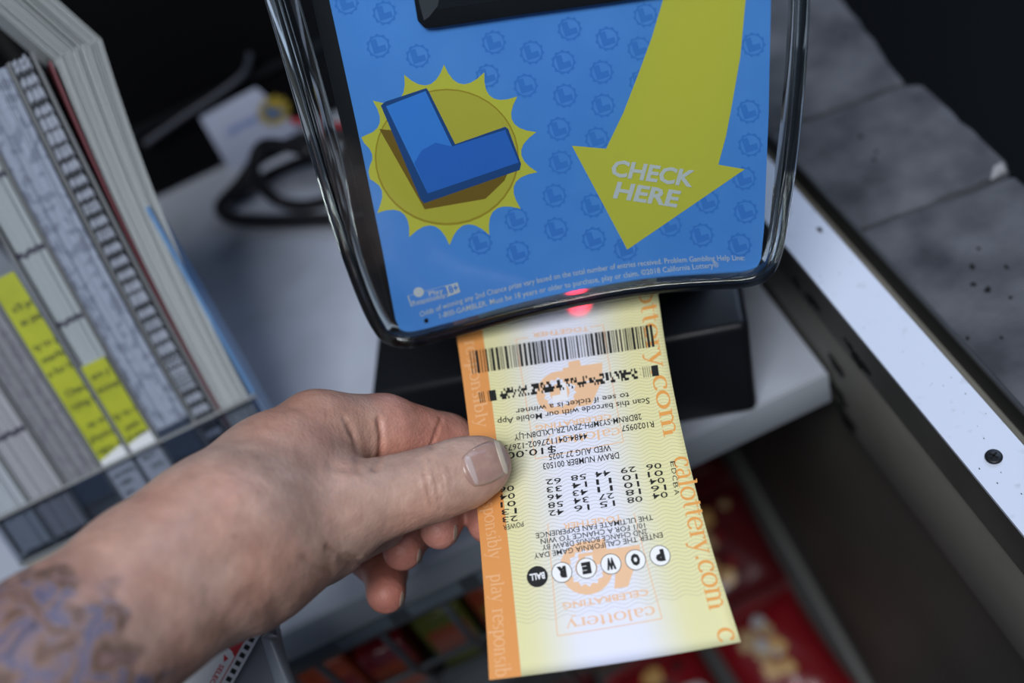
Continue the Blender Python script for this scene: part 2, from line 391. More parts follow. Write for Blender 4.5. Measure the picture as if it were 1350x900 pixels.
arrow = flat('arrow', [[(906, -190), (893, -90), (874, 0), (859, 50), (841, 99), (822, 148), (799, 196), (754, 192), (827, 329), (982, 223), (947, 217), (957, 180), (964, 144), (976, 75), (983, 0), (987, -90), (988, -190)]], OFF0+.00008, I_yel, poster)
def ptext(name, s, a, b, h, m, parent, off=OFF0+.0003, bold=.0, sag=0.0, shear=0.0):
    """text on the face from px a to px b (baseline), cap height h px, sag = arc height px"""
    v, f = text_mesh(s, bold, shear); w = v[:, 0].max(); x0 = v[:, 0].min(); w -= x0; cap = .70
    a, b = np.array(a, float), np.array(b, float); d = b-a; nrm = np.array([d[1], -d[0]])/np.linalg.norm(d)
    V = []
    for x, y in v:
        t = (x-x0)/w; q = a+d*t+nrm*(y/cap*h+4*t*(1-t)*sag); V.append(pl(q[0], q[1], off))
    return mesh_obj(name, V, f, m, parent)
ptext('lettering', 'CHECK', (805, 231), (913, 246), 21, I_wt, arrow, bold=.032, shear=.12)
ptext('lettering', 'HERE', (808, 260), (895, 273), 21, I_wt, arrow, bold=.032, shear=.12)
ptext('fine_print', 'Odds of winning any 2nd Chance prize vary based on the total number of entries received. Problem Gambling Help Line:', (554, 418), (982, 343), 7.2, I_wt, poster, sag=19, bold=.006)
ptext('fine_print', '1-800-GAMBLER. Must be 18 years or older to purchase, play or claim. ©2018 California Lottery®', (580, 420), (948, 352), 7.2, I_wt, poster, sag=10, bold=.006)
badge = flat('age_badge', [[(586, 377), (603, 372), (607, 385), (590, 391)]], OFF0+.0002, I_wt, poster)
def frame_px(q, t):
    c = np.mean(q, axis=0); out = []
    for i in range(4):
        a, b = np.array(q[i], float), np.array(q[(i+1) % 4], float)
        ia = a+(c-a)/np.linalg.norm(c-a)*t; ib = b+(c-b)/np.linalg.norm(c-b)*t; out.append([tuple(a), tuple(b), tuple(ib), tuple(ia)])
    return out
flat('badge_frame', frame_px([(537, 390), (587, 376), (591, 391), (542, 404)], 1.6), OFF0+.0002, I_wt, badge)
ptext('badge_text', 'Play', (566, 390), (585, 385), 6, I_wt, badge, bold=.01); ptext('badge_text', 'Responsibly', (544, 402), (588, 391), 5.5, I_wt, badge, bold=.01)
flat('badge_sun', [[(552+7*math.cos(t), 385+6.5*math.sin(t)) for t in np.linspace(0, 6.28, 16, endpoint=False)]], OFF0+.00022, I_wt, badge)
ptext('badge_text', '18+', (589, 388), (605, 383), 10, I_L, badge, off=OFF0+.0004, bold=.02)
prism('rivet', [pl(562+2.6*math.cos(t), 422+2.6*math.sin(t), OFF0) for t in np.linspace(0, 6.28, 12, endpoint=False)], pn*.0006, M_void, poster)
# red scanning lamp under the head
rl = bpy.data.lights.new('scanner_beam', 'SPOT'); rl.energy = .042; rl.color = (1, .02, .04); rl.spot_size = math.radians(56); rl.spot_blend = 1.0; rl.shadow_soft_size = .001
ro = bpy.data.objects.new('scanner_beam', rl); col.objects.link(ro); ro.parent = chk
tgt = P(764, 401, .424); src = tgt+mw*.005+ZZ*.010
ro.location = Vector(src)-Vector(chk.location); ro.rotation_euler = (Vector(tgt)-Vector(src)).to_track_quat('-Z', 'Y').to_euler()

# ------------------------------------------------------------------ lottery ticket
NET = [[(600, 430, .433), (735, 402, .426), (866, 374, .418)], [(626, 638, .3800), (765, 612, .3780), (903, 586, .3765)], [(645, 896, .337), (813, 874, .336), (977, 846, .336)]]
NP = np.array([[P(*q) for q in r] for r in NET])
def lag(t): return np.array([2*(t-.5)*(t-1), -4*t*(t-1), 2*t*(t-.5)])
def S(u, v, off=0.0):
    lu, lv = lag(u), lag(max(v, -.14)); p = np.einsum('i,j,ijk->k', lv, lu, NP)
    if off:
        e = 1e-3; a = np.einsum('i,j,ijk->k', lv, lag(u+e), NP)-p; b = np.einsum('i,j,ijk->k', lag(v+e), lu, NP)-p
        n = np.cross(a, b); n /= np.linalg.norm(n)
        if n @ (CAM-p) < 0: n = -n
        p = p+n*off
    return p
TW, TH = .080, .140
def uv_of(x, y):
    u, v = .5, .5
    for _ in range(12):
        f0 = proj(S(u, v))-np.array([x, y]); e = 1e-4
        J = np.stack([(proj(S(u+e, v))-np.array([x, y])-f0)/e, (proj(S(u, v+e))-np.array([x, y])-f0)/e], 1)
        d = np.linalg.solve(J, f0); u -= d[0]; v -= d[1]
    return np.array([u, v])
tk = root_at('lottery_ticket', 'yellow and orange lottery ticket slid under the clear cover', 'ticket', S(.5, 1))
NU, NV = 16, 40
V, Fc, UVs = [], [], []
for side in (0, 1):
    for j in range(NV+1):
        for i in range(NU+1):
            u, v = i/NU, -.10+1.10*j/NV; V.append(S(u, v, -.00012*side if side else 0)); UVs.append((u, v))
n1 = (NU+1)*(NV+1); idx = lambda i, j, s: s*n1+j*(NU+1)+i
for j in range(NV):
    for i in range(NU):
        Fc.append((idx(i, j, 0), idx(i, j+1, 0), idx(i+1, j+1, 0), idx(i+1, j, 0))); Fc.append((idx(i, j, 1), idx(i+1, j, 1), idx(i+1, j+1, 1), idx(i, j+1, 1)))
for j in range(NV):
    for i in (0, NU): Fc.append((idx(i, j, 0), idx(i, j, 1), idx(i, j+1, 1), idx(i, j+1, 0)))
for i in range(NU):
    for j in (0, NV): Fc.append((idx(i, j, 0), idx(i+1, j, 0), idx(i+1, j, 1), idx(i, j, 1)))
# ticket paper: cream gradient with fine wavy lines
tm = bpy.data.materials.new('ticket paper'); tm.use_nodes = True; nt = tm.node_tree; pb = nt.nodes['Principled BSDF']; pb.inputs['Roughness'].default_value = .42; pb.inputs['Specular IOR Level'].default_value = .35
uvn = nt.nodes.new('ShaderNodeUVMap'); uvn.uv_map = 'print'; sx = nt.nodes.new('ShaderNodeSeparateXYZ'); nt.links.new(uvn.outputs[0], sx.inputs[0])
def mth(op, a, b=None, c=None):
    n = nt.nodes.new('ShaderNodeMath'); n.operation = op
    for k, q in enumerate((a, b, c)):
        if q is None: continue
        if isinstance(q, (int, float)): n.inputs[k].default_value = q
        else: nt.links.new(q, n.inputs[k])
    return n.outputs[0]
Uo, Vo = sx.outputs[0], sx.outputs[1]
du = mth('ABSOLUTE', mth('SUBTRACT', Uo, .50))
cr = nt.nodes.new('ShaderNodeValToRGB'); cr.color_ramp.interpolation = 'EASE'
cr.color_ramp.elements[0].position = .06; cr.color_ramp.elements[0].color = (.76, .77, .90, 1)
cr.color_ramp.elements[1].position = .36; cr.color_ramp.elements[1].color = (.74, .70, .38, 1)
nt.links.new(du, cr.inputs[0])
# pale bluish patches behind the two logos
phase = mth('ADD', mth('MULTIPLY', Vo, 104.0), mth('MULTIPLY', mth('SINE', mth('MULTIPLY', Uo, 62.0)), .42))
ln = mth('GREATER_THAN', mth('ABSOLUTE', mth('SUBTRACT', mth('FRACT', phase), .5)), .43)
fade = mth('MULTIPLY', ln, mth('MULTIPLY', mth('LESS_THAN', Vo, .88), .52))
mx = nt.nodes.new('ShaderNodeMix'); mx.data_type = 'RGBA'; nt.links.new(fade, mx.inputs[0]); nt.links.new(cr.outputs[0], mx.inputs[6]); mx.inputs[7].default_value = (.33, .29, .19, 1)
nt.links.new(mx.outputs[2], pb.inputs['Base Color'])
paper = mesh_obj('paper', V, Fc, tm, tk, smooth=True)
uvl = paper.data.uv_layers.new(name='print')
for lp in paper.data.loops: uvl.data[lp.index].uv = UVs[lp.vertex_index]
I_or = ink('orange ticket ink', (.72, .30, .085)); I_pal = ink('pale orange ticket ink', (.82, .52, .32)); I_cream = ink('pale lettering ink', (.78, .42, .20)); I_blk = ink('thermal black', (.012, .012, .012), .5); I_pap = ink('pale paper print', (.80, .80, .84))
I_lett = ink('orange lettering ink', (.76, .34, .08))
def tpatch(name, quads, off, m, parent, nsub=1):
    """quads in uv -> one mesh on the ticket; each split into strips so that it follows the curl"""
    V, Fc = [], []
    for q in quads:
        q = [np.array(p, float) for p in q]; b = len(V); L = max(np.linalg.norm((q[1]-q[0])*[TW, TH]), 1e-9); H = np.linalg.norm((q[3]-q[0])*[TW, TH])
        na, nb = max(1, int(L/.005)), max(1, int(H/.005))
        for j in range(nb+1):
            for i in range(na+1):
                s, t = i/na, j/nb; p = (q[0]*(1-s)+q[1]*s)*(1-t)+(q[3]*(1-s)+q[2]*s)*t; V.append(S(p[0], p[1], off))
        for j in range(nb):
            for i in range(na): Fc.append((b+j*(na+1)+i, b+j*(na+1)+i+1, b+(j+1)*(na+1)+i+1, b+(j+1)*(na+1)+i))
    return mesh_obj(name, V, Fc, m, parent)
def tpoly(name, polys, off, m, parent):
    V, Fc = [], []
    for q in polys:
        b = len(V); V += [S(p[0], p[1], off) for p in q]; Fc.append(list(range(b, b+len(q))))
    o = mesh_obj(name, V, Fc, m, parent)
    bm = bmesh.new(); bm.from_mesh(o.data); bmesh.ops.triangulate(bm, faces=bm.faces[:]); bm.to_mesh(o.data); bm.free()
    return o
def ttext(name, s, a, b, h, m, parent, off=.00008, bold=0.0, px=True, align='mid'):
    """text on the ticket, reading from px a to px b along its mid line, cap height h in metres"""
    v, f = text_mesh(s, bold); x0, x1 = v[:, 0].min(), v[:, 0].max()
    A, B = (uv_of(*a), uv_of(*b)) if px else (np.array(a), np.array(b))
    A, B = A*[TW, TH], B*[TW, TH]; d = (B-A); L = np.linalg.norm(d); d /= L; nr = np.array([d[1], -d[0]])
    V = []
    for x, y in v:
        q = A+d*L*(x-x0)/(x1-x0)+nr*(y-.35)/.70*h; V.append(S(q[0]/TW, q[1]/TH, off))
    return mesh_obj(name, V, f, m, parent)
band_o = tpatch('orange_band', [[(.0, -.1), (.125, -.1), (.125, 1.0), (.0, 1.0)]], .00003, I_or, tk)
# serif stroke letters: strokes are (points, widths)
def arc(cx, cy, rx, ry, a0, a1, n=10): return [(cx+rx*math.cos(math.radians(a0+(a1-a0)*k/n)), cy+ry*math.sin(math.radians(a0+(a1-a0)*k/n))) for k in range(n+1)]
def ring_w(thin, thick, a0, a1, n=10): return [thin+(thick-thin)*abs(math.cos(math.radians(a0+(a1-a0)*k/n))) for k in range(n+1)]
TN, TKk = .055, .13
def ST(*p): return (list(p), [TKk]*len(p))
def SE(x, y, w=.14): return ([(x-w, y), (x+w, y)], [.045, .045])
GL = {
 'c': (.56, [(arc(.32, .33, .25, .31, 45, 320, 14), ring_w(TN, TKk, 45, 320, 14)), ([(.44, .52), (.52, .50)], [.12, .12])]),
 'o': (.66, [(arc(.33, .33, .27, .31, 0, 360, 20), ring_w(TN, TKk, 0, 360, 20))]),
 'e': (.60, [(arc(.32, .33, .26, .31, 5, 320, 16), ring_w(TN, TKk, 5, 320, 16)), ([(.08, .36), (.57, .36)], [.05, .05])]),
 'a': (.60, [(arc(.27, .47, .17, .17, 150, 0, 8), [TN]*4+[.09]*5), ST((.44, .48), (.44, .06)), ([(.44, .08), (.55, .02)], [.07, .05]), (arc(.25, .18, .17, .16, 60, 330, 10), ring_w(TN, .11, 60, 330, 10))]),
 'l': (.34, [ST((.17, .02), (.17, .87)), SE(.17, .02), ([(.04, .86), (.17, .86)], [.05, .05])]),
 't': (.40, [ST((.18, .79), (.18, .14)), (arc(.28, .14, .10, .12, 180, 300, 6), [.11, .09, .08, .06, .05, .05, .05]), ([(.02, .62), (.37, .62)], [.05, .05])]),
 'r': (.48, [ST((.17, .02), (.17, .62)), SE(.17, .02), ([(.04, .62), (.17, .62)], [.05, .05]), (arc(.33, .44, .16, .18, 170, 60, 6), [.05]*7), ([(.38, .58), (.45, .56)], [.11, .11])]),
 'y': (.62, [([(.10, .62), (.32, .04)], [TKk, TKk]), ([(.54, .62), (.30, -.02), (.20, -.22)], [.055]*3), ([(.05, -.24), (.20, -.24)], [.10, .07]), SE(.10, .62, .11), SE(.53, .62, .10)]),
 '.': (.28, [([(.08, .05), (.19, .05)], [.13, .13])]),
 'n': (.68, [ST((.16, .02), (.16, .62)), SE(.16, .02, .13), ([(.03, .62), (.16, .62)], [.05, .05]), (arc(.33, .42, .17, .19, 170, 20, 8), [.05]*4+[.08]*5), ST((.51, .46), (.51, .02)), SE(.51, .02, .13)]),
 'm': (1.0, [ST((.16, .02), (.16, .62)), SE(.16, .02, .13), ([(.03, .62), (.16, .62)], [.05, .05]), (arc(.32, .42, .16, .19, 170, 20, 8), [.05]*4+[.08]*5), ST((.49, .46), (.49, .02)), SE(.49, .02, .12), (arc(.65, .42, .16, .19, 170, 20, 8), [.05]*4+[.08]*5), ST((.82, .46), (.82, .02)), SE(.82, .02, .13)]),
 's': (.50, [(arc(.25, .47, .15, .15, 30, 250, 10), [.06]*4+[.10]*7), (arc(.25, .17, .17, .16, 80, -140, 10), [.11]*6+[.06]*5)]),
 'p': (.66, [ST((.16, -.26), (.16, .62)), SE(.16, -.26, .13), ([(.03, .62), (.16, .62)], [.05, .05]), (arc(.35, .32, .22, .30, 150, -150, 12), ring_w(TN, TKk, 150, -150, 12))]),
 'b': (.66, [ST((.14, .02), (.14, .96)), ([(.02, .95), (.14, .95)], [.05, .05]), (arc(.34, .32, .22, .30, 150, -150, 12), ring_w(TN, TKk, 150, -150, 12))]),
 'i': (.34, [ST((.17, .02), (.17, .62)), SE(.17, .02), ([(.04, .62), (.17, .62)], [.05, .05]), ([(.12, .84), (.22, .84)], [.11, .11])]),
 ' ': (.45, []),
}
def serif_text(name, s, a, d, em, m, parent, off, flipup=1, width=None):
    """a: start uv-mm point (metres on the ticket), d: reading direction, em: size"""
    d = np.array(d, float); d /= np.linalg.norm(d); up = np.array([d[1], -d[0]])*flipup; V, Fc = [], []; x = 0.0
    tot = sum(GL[ch][0] for ch in s); sxx = em if width is None else width/tot
    for ch in s:
        w, strokes = GL[ch]
        for pts, ws in strokes:
            pts = [np.array(p) for p in pts]; b = len(V)
            for i, p in enumerate(pts):
                t = pts[min(i+1, len(pts)-1)]-pts[max(i-1, 0)]; t = t/np.linalg.norm(t); nn = np.array([-t[1], t[0]])
                for sgn in (-1, 1):
                    q = p+nn*ws[i]*.5*sgn; r = np.array(a)+d*(x+q[0])*sxx+up*q[1]*em; V.append(S(r[0]/TW, r[1]/TH, off))
            for i in range(len(pts)-1): Fc.append((b+2*i, b+2*i+1, b+2*i+3, b+2*i+2))
        x += w
    return mesh_obj(name, V, Fc, m, parent)
def mm(x, y): return uv_of(x, y)*[TW, TH]
# right hand web address, reading towards the loose end of the ticket
def down_text(name, s, p0, p1, em, m, parent, off):
    a, b = mm(*p0), mm(*p1); serif_text(name, s, a, b-a, em, m, parent, off, 1, np.linalg.norm(b-a))
down_text('web_address', 'lottery.com', (840, 370), (876, 578), .0080, I_lett, tk, .00005)
down_text('web_address', 'calottery.com', (887, 603), (936, 806), .0080, I_lett, tk, .00005)
a = mm(943, 829); serif_text('web_address', 'c', a, (0, 1), .0080, I_lett, tk, .00005)
down_text('band_lettering', 'y responsibly', (609, 431), (629, 565), .0054, I_cream, band_o, .00005)
down_text('band_lettering', 'y responsibly', (632, 632), (645, 738), .0054, I_cream, band_o, .00005)
down_text('band_lettering', 'play responsib', (646, 757), (653, 893), .0054, I_cream, band_o, .00005)
# anniversary logos
def logo_block(c, sc_, fr, tg, cel, cal, zf):
    lg = tpoly('logo_ring', [], .00004, I_pal, tk)
    # ring with toothed inner edge
    cc = mm(*c); R1 = .0092*sc_; polys = []
    n = 28
    for k in range(n):
        a0, a1 = 2*math.pi*k/n, 2*math.pi*(k+1)/n; i0, i1 = (R1*.72 if k % 2 else R1*.60), (R1*.60 if k % 2 else R1*.72)
        polys.append([((cc[0]+math.cos(a0)*R1)/TW, (cc[1]+math.sin(a0)*R1)/TH), ((cc[0]+math.cos(a1)*R1)/TW, (cc[1]+math.sin(a1)*R1)/TH), ((cc[0]+math.cos(a1)*i1)/TW, (cc[1]+math.sin(a1)*i1)/TH), ((cc[0]+math.cos(a0)*i0)/TW, (cc[1]+math.sin(a0)*i0)/TH)])
    polys.append([((cc[0]+math.cos(t)*R1*.42)/TW, (cc[1]+math.sin(t)*R1*.42)/TH) for t in np.linspace(0, 6.2832, 18, endpoint=False)])
    bpy.data.objects.remove(lg); lg = tpoly('logo_ring', polys, .00004, I_pal, tk)
    tpoly('logo_letter', [[((cc[0]+x*R1)/TW, (cc[1]+y*R1)/TH) for x, y in [(.30, -.42), (.02, -.42), (.02, .10), (-.34, .10), (-.34, .40), (.30, .40)]]], .00005, I_pap, lg)
    # figure four
    tpoly('logo_figure', [[tuple(uv_of(*q)) for q in poly] for poly in zf], .00004, I_pal, lg)
    if tg: ttext('logo_text', 'TOGETHER', *tg, .0021, I_pal, lg, .00005, .02)
    ttext('logo_text', 'CELEBRATING', *cel, .0021, I_pal, lg, .00005, .02)
    aa, bb = mm(*cal[0]), mm(*cal[1]); serif_text('logo_text', 'calottery', aa, bb-aa, .0042, I_pal, lg, .00005, 1, np.linalg.norm(bb-aa))
    q = []
    for p0, p1 in fr:
        a, b = mm(*p0), mm(*p1); d = (b-a)/np.linalg.norm(b-a); nr = np.array([d[1], -d[0]])*.00016
        q.append([(a-nr)/[TW, TH], (b-nr)/[TW, TH], (b+nr)/[TW, TH], (a+nr)/[TW, TH]])
    tpatch('logo_frame', q, .00004, I_pal, lg)
logo_block((738, 517), 1.0, [((680, 447), (696, 445)), ((680, 447), (706, 605)), ((706, 605), (822, 582)), ((822, 582), (795, 428)), ((795, 428), (778, 431))],
           ((776, 433), (702, 442)), ((806, 549), (706, 564)), ((817, 563), (716, 578)),
           [[(742, 485), (742, 507), (794, 499), (794, 478), (766, 482), (764, 474), (749, 477), (750, 484)], [(770, 505), (794, 500), (780, 533), (762, 536)]])
logo_block((773, 748), 1.0, [((722, 690), (735, 838)), ((735, 838), (873, 815)), ((873, 815), (836, 676))],
           ((820, 682), (742, 694)), ((855, 780), (742, 799)), ((862, 798), (745, 817)),
           [[(762, 730), (764, 747), (846, 736), (843, 718), (800, 724), (797, 710), (780, 712), (782, 727)], [(812, 741), (840, 737), (828, 773), (810, 776)]])
# barcodes
def lerp(a, b, t): return np.array(a)*(1-t)+np.array(b)*t
bt0, bt1, bb0, bb1 = uv_of(619, 463), uv_of(862, 427.5), uv_of(623, 493), uv_of(866, 456.5)
q = []; t = 0; br = random.Random(3)
while t < 1:
    w = br.choice([.005, .005, .0095, .0145]); e = min(1, t+w)
    q.append([lerp(bt0, bt1, t), lerp(bt0, bt1, e), lerp(bb0, bb1, e), lerp(bb0, bb1, t)]); t = e+br.choice([.0055, .0075, .0105])
tpatch('barcode', q, .00008, I_blk, tk)
c0, c1, d0, d1 = uv_of(631, 517), uv_of(867, 481), uv_of(633.5, 531), uv_of(869, 495)
q = []
def cell(t0, t1, s0, s1):
    f = lambda t, s: lerp(lerp(c0, c1, t), lerp(d0, d1, t), s)
    q.append([f(t0, s0), f(t1, s0), f(t1, s1), f(t0, s1)])
for t0, t1 in [(0, .005), (.011, .016), (.023, .027), (.047, .050), (.055, .092), (.962, 1), (.950, .953), (.938, .941), (.926, .929), (.914, .918)]: cell(t0, t1, 0, 1)
t = .112
while t < .90:
    for s in range(4):
        if br.random() < .52: cell(t, min(t+.0085, .90), s/4, (s+1)/4)
    t += .0085
    if br.random() < .12: t += .008
tpatch('stacked_barcode', q, .00008, I_blk, tk)
# thermal print
z7 = lambda x, y: (590+x*.311, 360+y*.311)
LN = [('to see if ticket is a winner', (829.5, 521), (680, 543), .0024), ('Scan this barcode with our Mobile App', (856.5, 528), (656, 556.5), .0024),
      ('2BDRNM-SY3MPH-ZRVLZR-LXLD8N-LJY', (845.7, 549), (678, 577), .0024), ('R1020957', (862, 559), (819.5, 565), .0024), ('4484-041127602-126735', (774.4, 574.5), (659, 592), .0024),
      ('$10.00', (733, 592), (668, 601), .0026), ('WED AUG 27 2025', (805.5, 590), (723.7, 602.6), .0024), ('DRAW NUMBER 001503', (816, 600), (716, 615), .0024)]
for s, a, b, h in LN: ttext('printed_line', s, a, b, h, I_blk, tk, bold=.008)
z5 = lambda x, y: (640+x*.1926, 610+y*.1926)
rows = [['06', '29', '44', '58', '62', '06'], ['01', '10', '11', '14', '33', '04'], ['04', '10', '11', '43', '46', '01'], ['16', '18', '27', '34', '58', '13'], ['04', '08', '15', '16', '42', '23']]
x_r1 = [(1205, 18), (1030, 42), (855, 68), (690, 93), (518, 120), (197, 172)]; x_r5 = [(1248, 216), (1075, 245), (887, 275), (712, 302), (538, 333), (220, 378)]
for r, nums in enumerate(rows):
    for k, s in enumerate(nums):
        a = lerp(x_r1[k], x_r5[k], r/4); b = a+np.array([-105, 14]); ttext('printed_number', s, z5(*a), z5(*b), .0021, I_blk, tk, bold=.006)
for k, ch in enumerate('EDCBA'):
    a = lerp((889.5, 611), (894.5, 648), k/4); ttext('row_letter', ch, (a[0]-3, a[1]-3), (a[0]-1.5, a[1]+4), .0018, I_blk, tk)
for s, a, b in [('POWER', (260, 418), (122, 445)), ('THE ULTIMATE FAN EXPERIENCE', (1145, 372), (345, 500)), ('10/1 FOR A CHANCE TO WIN', (1092, 428), (378, 540)), ('2ND CHANCE BONUS DRAW BY', (1107, 470), (388, 582)), ('ENTER THE CALIFORNIA GAME DAY', (1212, 493), (332, 640))]:
    ttext('printed_line', s, z5(*a), z5(*b), .0019, I_blk, tk, bold=.006)
I_ball = ink('white ball print', (.86, .86, .88))
for k, ch in enumerate(['P', 'O', 'W', 'E', 'R', 'BALL']):
    c = mm(*z5(*lerp((1195, 635), (355, 778), k/5))); rb = .0036; ring = lambda r: [((c[0]+math.cos(t)*r)/TW, (c[1]+math.sin(t)*r)/TH) for t in np.linspace(0, 6.2832, 28, endpoint=False)]
    last = k == 5
    b = tpoly('ball_badge', [ring(rb if not last else rb*1.02)], .00009, I_blk, tk)
    if not last: tpoly('ball_face', [ring(rb-.00022)], .00012, I_ball, b)
    w = .0016 if not last else .0026
    ttext('ball_letter', ch, ((c+np.array([w, 0]))/[TW, TH]), ((c-np.array([w, 0]))/[TW, TH]), .0034 if not last else .0022, I_blk if not last else I_ball, b, .00016, .085 if not last else .03, px=False)
# ------------------------------------------------------------------ hand and forearm (one continuous skin surface)
def cj(x, y, d): return np.array([(x-675)/FPX*d, (y-450)/FPX*d, d], np.float32)   # camera-aligned metric frame
def to_world(p): return CAM + p[..., 0:1]*Rv - p[..., 1:2]*Uv + p[..., 2:3]*Fv
def cone(Pt, a, b, ra, rb):
    ab = b-a; t = np.clip(((Pt-a) @ ab)/float(ab @ ab), 0, 1)
    q = Pt-a-t[..., None]*ab
    return np.sqrt((q*q).sum(-1))-(ra+(rb-ra)*t)
def smin(a, b, k):
    h = np.clip(.5+.5*(b-a)/k, 0, 1); return b*(1-h)+a*h-k*h*(1-h)
FING = {
 'index': [(418, 572, .376, .0150), (505, 568, .391, .0133), (586, 589, .409, .0126), (632, 642, .413, .0098), (644, 688, .403, .0082)],
 'middle': [(405, 610, .395, .0145), (555, 622, .420, .0112), (592, 664, .412, .0092), (580, 697, .398, .0076)],
 'ring': [(395, 645, .412, .0140), (505, 662, .432, .0108), (546, 695, .420, .0090), (531, 725, .404, .0077)],
 'pinky': [(385, 680, .425, .0125), (462, 712, .438, .0098), (508, 752, .424, .0086), (509, 782, .409, .0077)],
}
THUMB = [(330, 712, .340, .0200), (462, 668, .356, .0145), (520, 652, .361, .0122), (570, 638, .3645, .0118), (612, 623, .368, .0112), (637, 613, .3695, .0098)]
PALM = [((300, 712, .338, .0265), (418, 575, .377, .0155), .010), ((305, 725, .345, .024), (400, 615, .397, .0145), .010), ((310, 740, .352, .022), (388, 680, .420, .0130), .010),
        ((300, 722, .335, .0245), (430, 690, .358, .0180), .012), ((360, 630, .360, .020), (420, 650, .365, .016), .012), ((420, 700, .372, .018), (500, 690, .385, .010), .010)]
ARM = [(304, 701, .337, .0246), (208, 772, .318, .0247), (77, 884, .292, .0266), (-180, 1085, .255, .033)]
def chain(Pt, js, k=.004):
    D = None
    for i in range(len(js)-1):
        a, b = js[i], js[i+1]; d = cone(Pt, cj(*a[:3]), cj(*b[:3]), a[3], b[3]); D = d if D is None else smin(D, d, k)
    return D
def hand_sdf(Pt):
    D = chain(Pt, ARM, .01)
    for a, b, k in PALM: D = smin(D, cone(Pt, cj(*a[:3]), cj(*b[:3]), a[3], b[3]), k)
    out = D
    for n, js in FING.items():
        f = chain(Pt, js, .003); out = smin(out, f, .0018) if n != 'index' else smin(out, f, .005)
    th = chain(Pt, THUMB, .006)
    return smin(out, th, .0030)
def surface_nets(fn, lo, hi, h):
    ax = [np.arange(lo[k], hi[k]+h, h, dtype=np.float32) for k in range(3)]
    G = np.empty([len(a) for a in ax], np.float32)
    B = 12; bl = [range(0, len(a), B) for a in ax]
    ctr = [np.array([a[min(i+B//2, len(a)-1)] for i in b], np.float32) for a, b in zip(ax, bl)]
    X, Y, Z = np.meshgrid(*ctr, indexing='ij'); Gc = fn(np.stack([X, Y, Z], -1)); lim_ = B*h*1.05
    for bi, i in enumerate(bl[0]):
        for bj, j in enumerate(bl[1]):
            for bk, k in enumerate(bl[2]):
                s_ = (slice(i, i+B), slice(j, j+B), slice(k, k+B)); g = Gc[bi, bj, bk]
                if abs(g) > lim_: G[s_] = g
                else:
                    X, Y, Z = np.meshgrid(ax[0][s_[0]], ax[1][s_[1]], ax[2][s_[2]], indexing='ij'); G[s_] = fn(np.stack([X, Y, Z], -1))
    ins = G < 0; nx, ny, nz = G.shape
    acc = np.zeros((nx-1, ny-1, nz-1, 3), np.float32); cnt = np.zeros((nx-1, ny-1, nz-1), np.float32)
    corners = [(i, j, k) for i in (0, 1) for j in (0, 1) for k in (0, 1)]
    sl = lambda c, A: A[c[0]:nx-1+c[0], c[1]:ny-1+c[1], c[2]:nz-1+c[2]]
    for a in corners:
        for axn in range(3):
            if a[axn]: continue
            b = list(a); b[axn] = 1; ga, gb = sl(a, G), sl(b, G); m = (ga < 0) != (gb < 0)
            t = np.where(m, ga/np.where(m, ga-gb, 1), 0)
            for q in range(3): acc[..., q] += np.where(m, a[q]+(t if q == axn else 0), 0)
            cnt += m
    act = cnt > 0; ids = -np.ones(act.shape, int); ids[act] = np.arange(act.sum())
    ii = np.argwhere(act); V = (ii+acc[act]/cnt[act][:, None])*h+np.array(lo)
    Fs = []
    for axn in range(3):
        u, v = (axn+1) % 3, (axn+2) % 3; s0 = [slice(None)]*3; s1 = [slice(None)]*3; s0[axn] = slice(0, -1); s1[axn] = slice(1, None)
        a, b = ins[tuple(s0)], ins[tuple(s1)]; e = np.argwhere(a != b); e = e[(e[:, u] > 0) & (e[:, v] > 0)]
        lim = [nx-1, ny-1, nz-1]; e = e[(e[:, u] < lim[u]) & (e[:, v] < lim[v])]
        fl = a[tuple(e.T)]
        def g(du, dv):
            q = e.copy(); q[:, u] -= du; q[:, v] -= dv; return ids[tuple(q.T)]
        quad = np.stack([g(1, 1), g(0, 1), g(0, 0), g(1, 0)], 1); quad[~fl] = quad[~fl][:, ::-1]; Fs.append(quad)
    return V, np.concatenate(Fs)
HV, HF = surface_nets(hand_sdf, (-.215, -.012, .235), (.012, .165, .462), .0011)
ok = (HF >= 0).all(1); HF = HF[ok]
def grad(Pt, e=.0006):
    g = np.stack([hand_sdf(Pt+np.eye(3, dtype=np.float32)[k]*e)-hand_sdf(Pt-np.eye(3, dtype=np.float32)[k]*e) for k in range(3)], -1)
    return g/np.maximum(np.linalg.norm(g, axis=-1, keepdims=True), 1e-9)
HN = grad(HV.astype(np.float32))
hpx = np.stack([675+FPX*HV[:, 0]/HV[:, 2], 450+FPX*HV[:, 1]/HV[:, 2]], 1)
front = np.clip(-HN[:, 2]*2.2+.35, 0, 1)
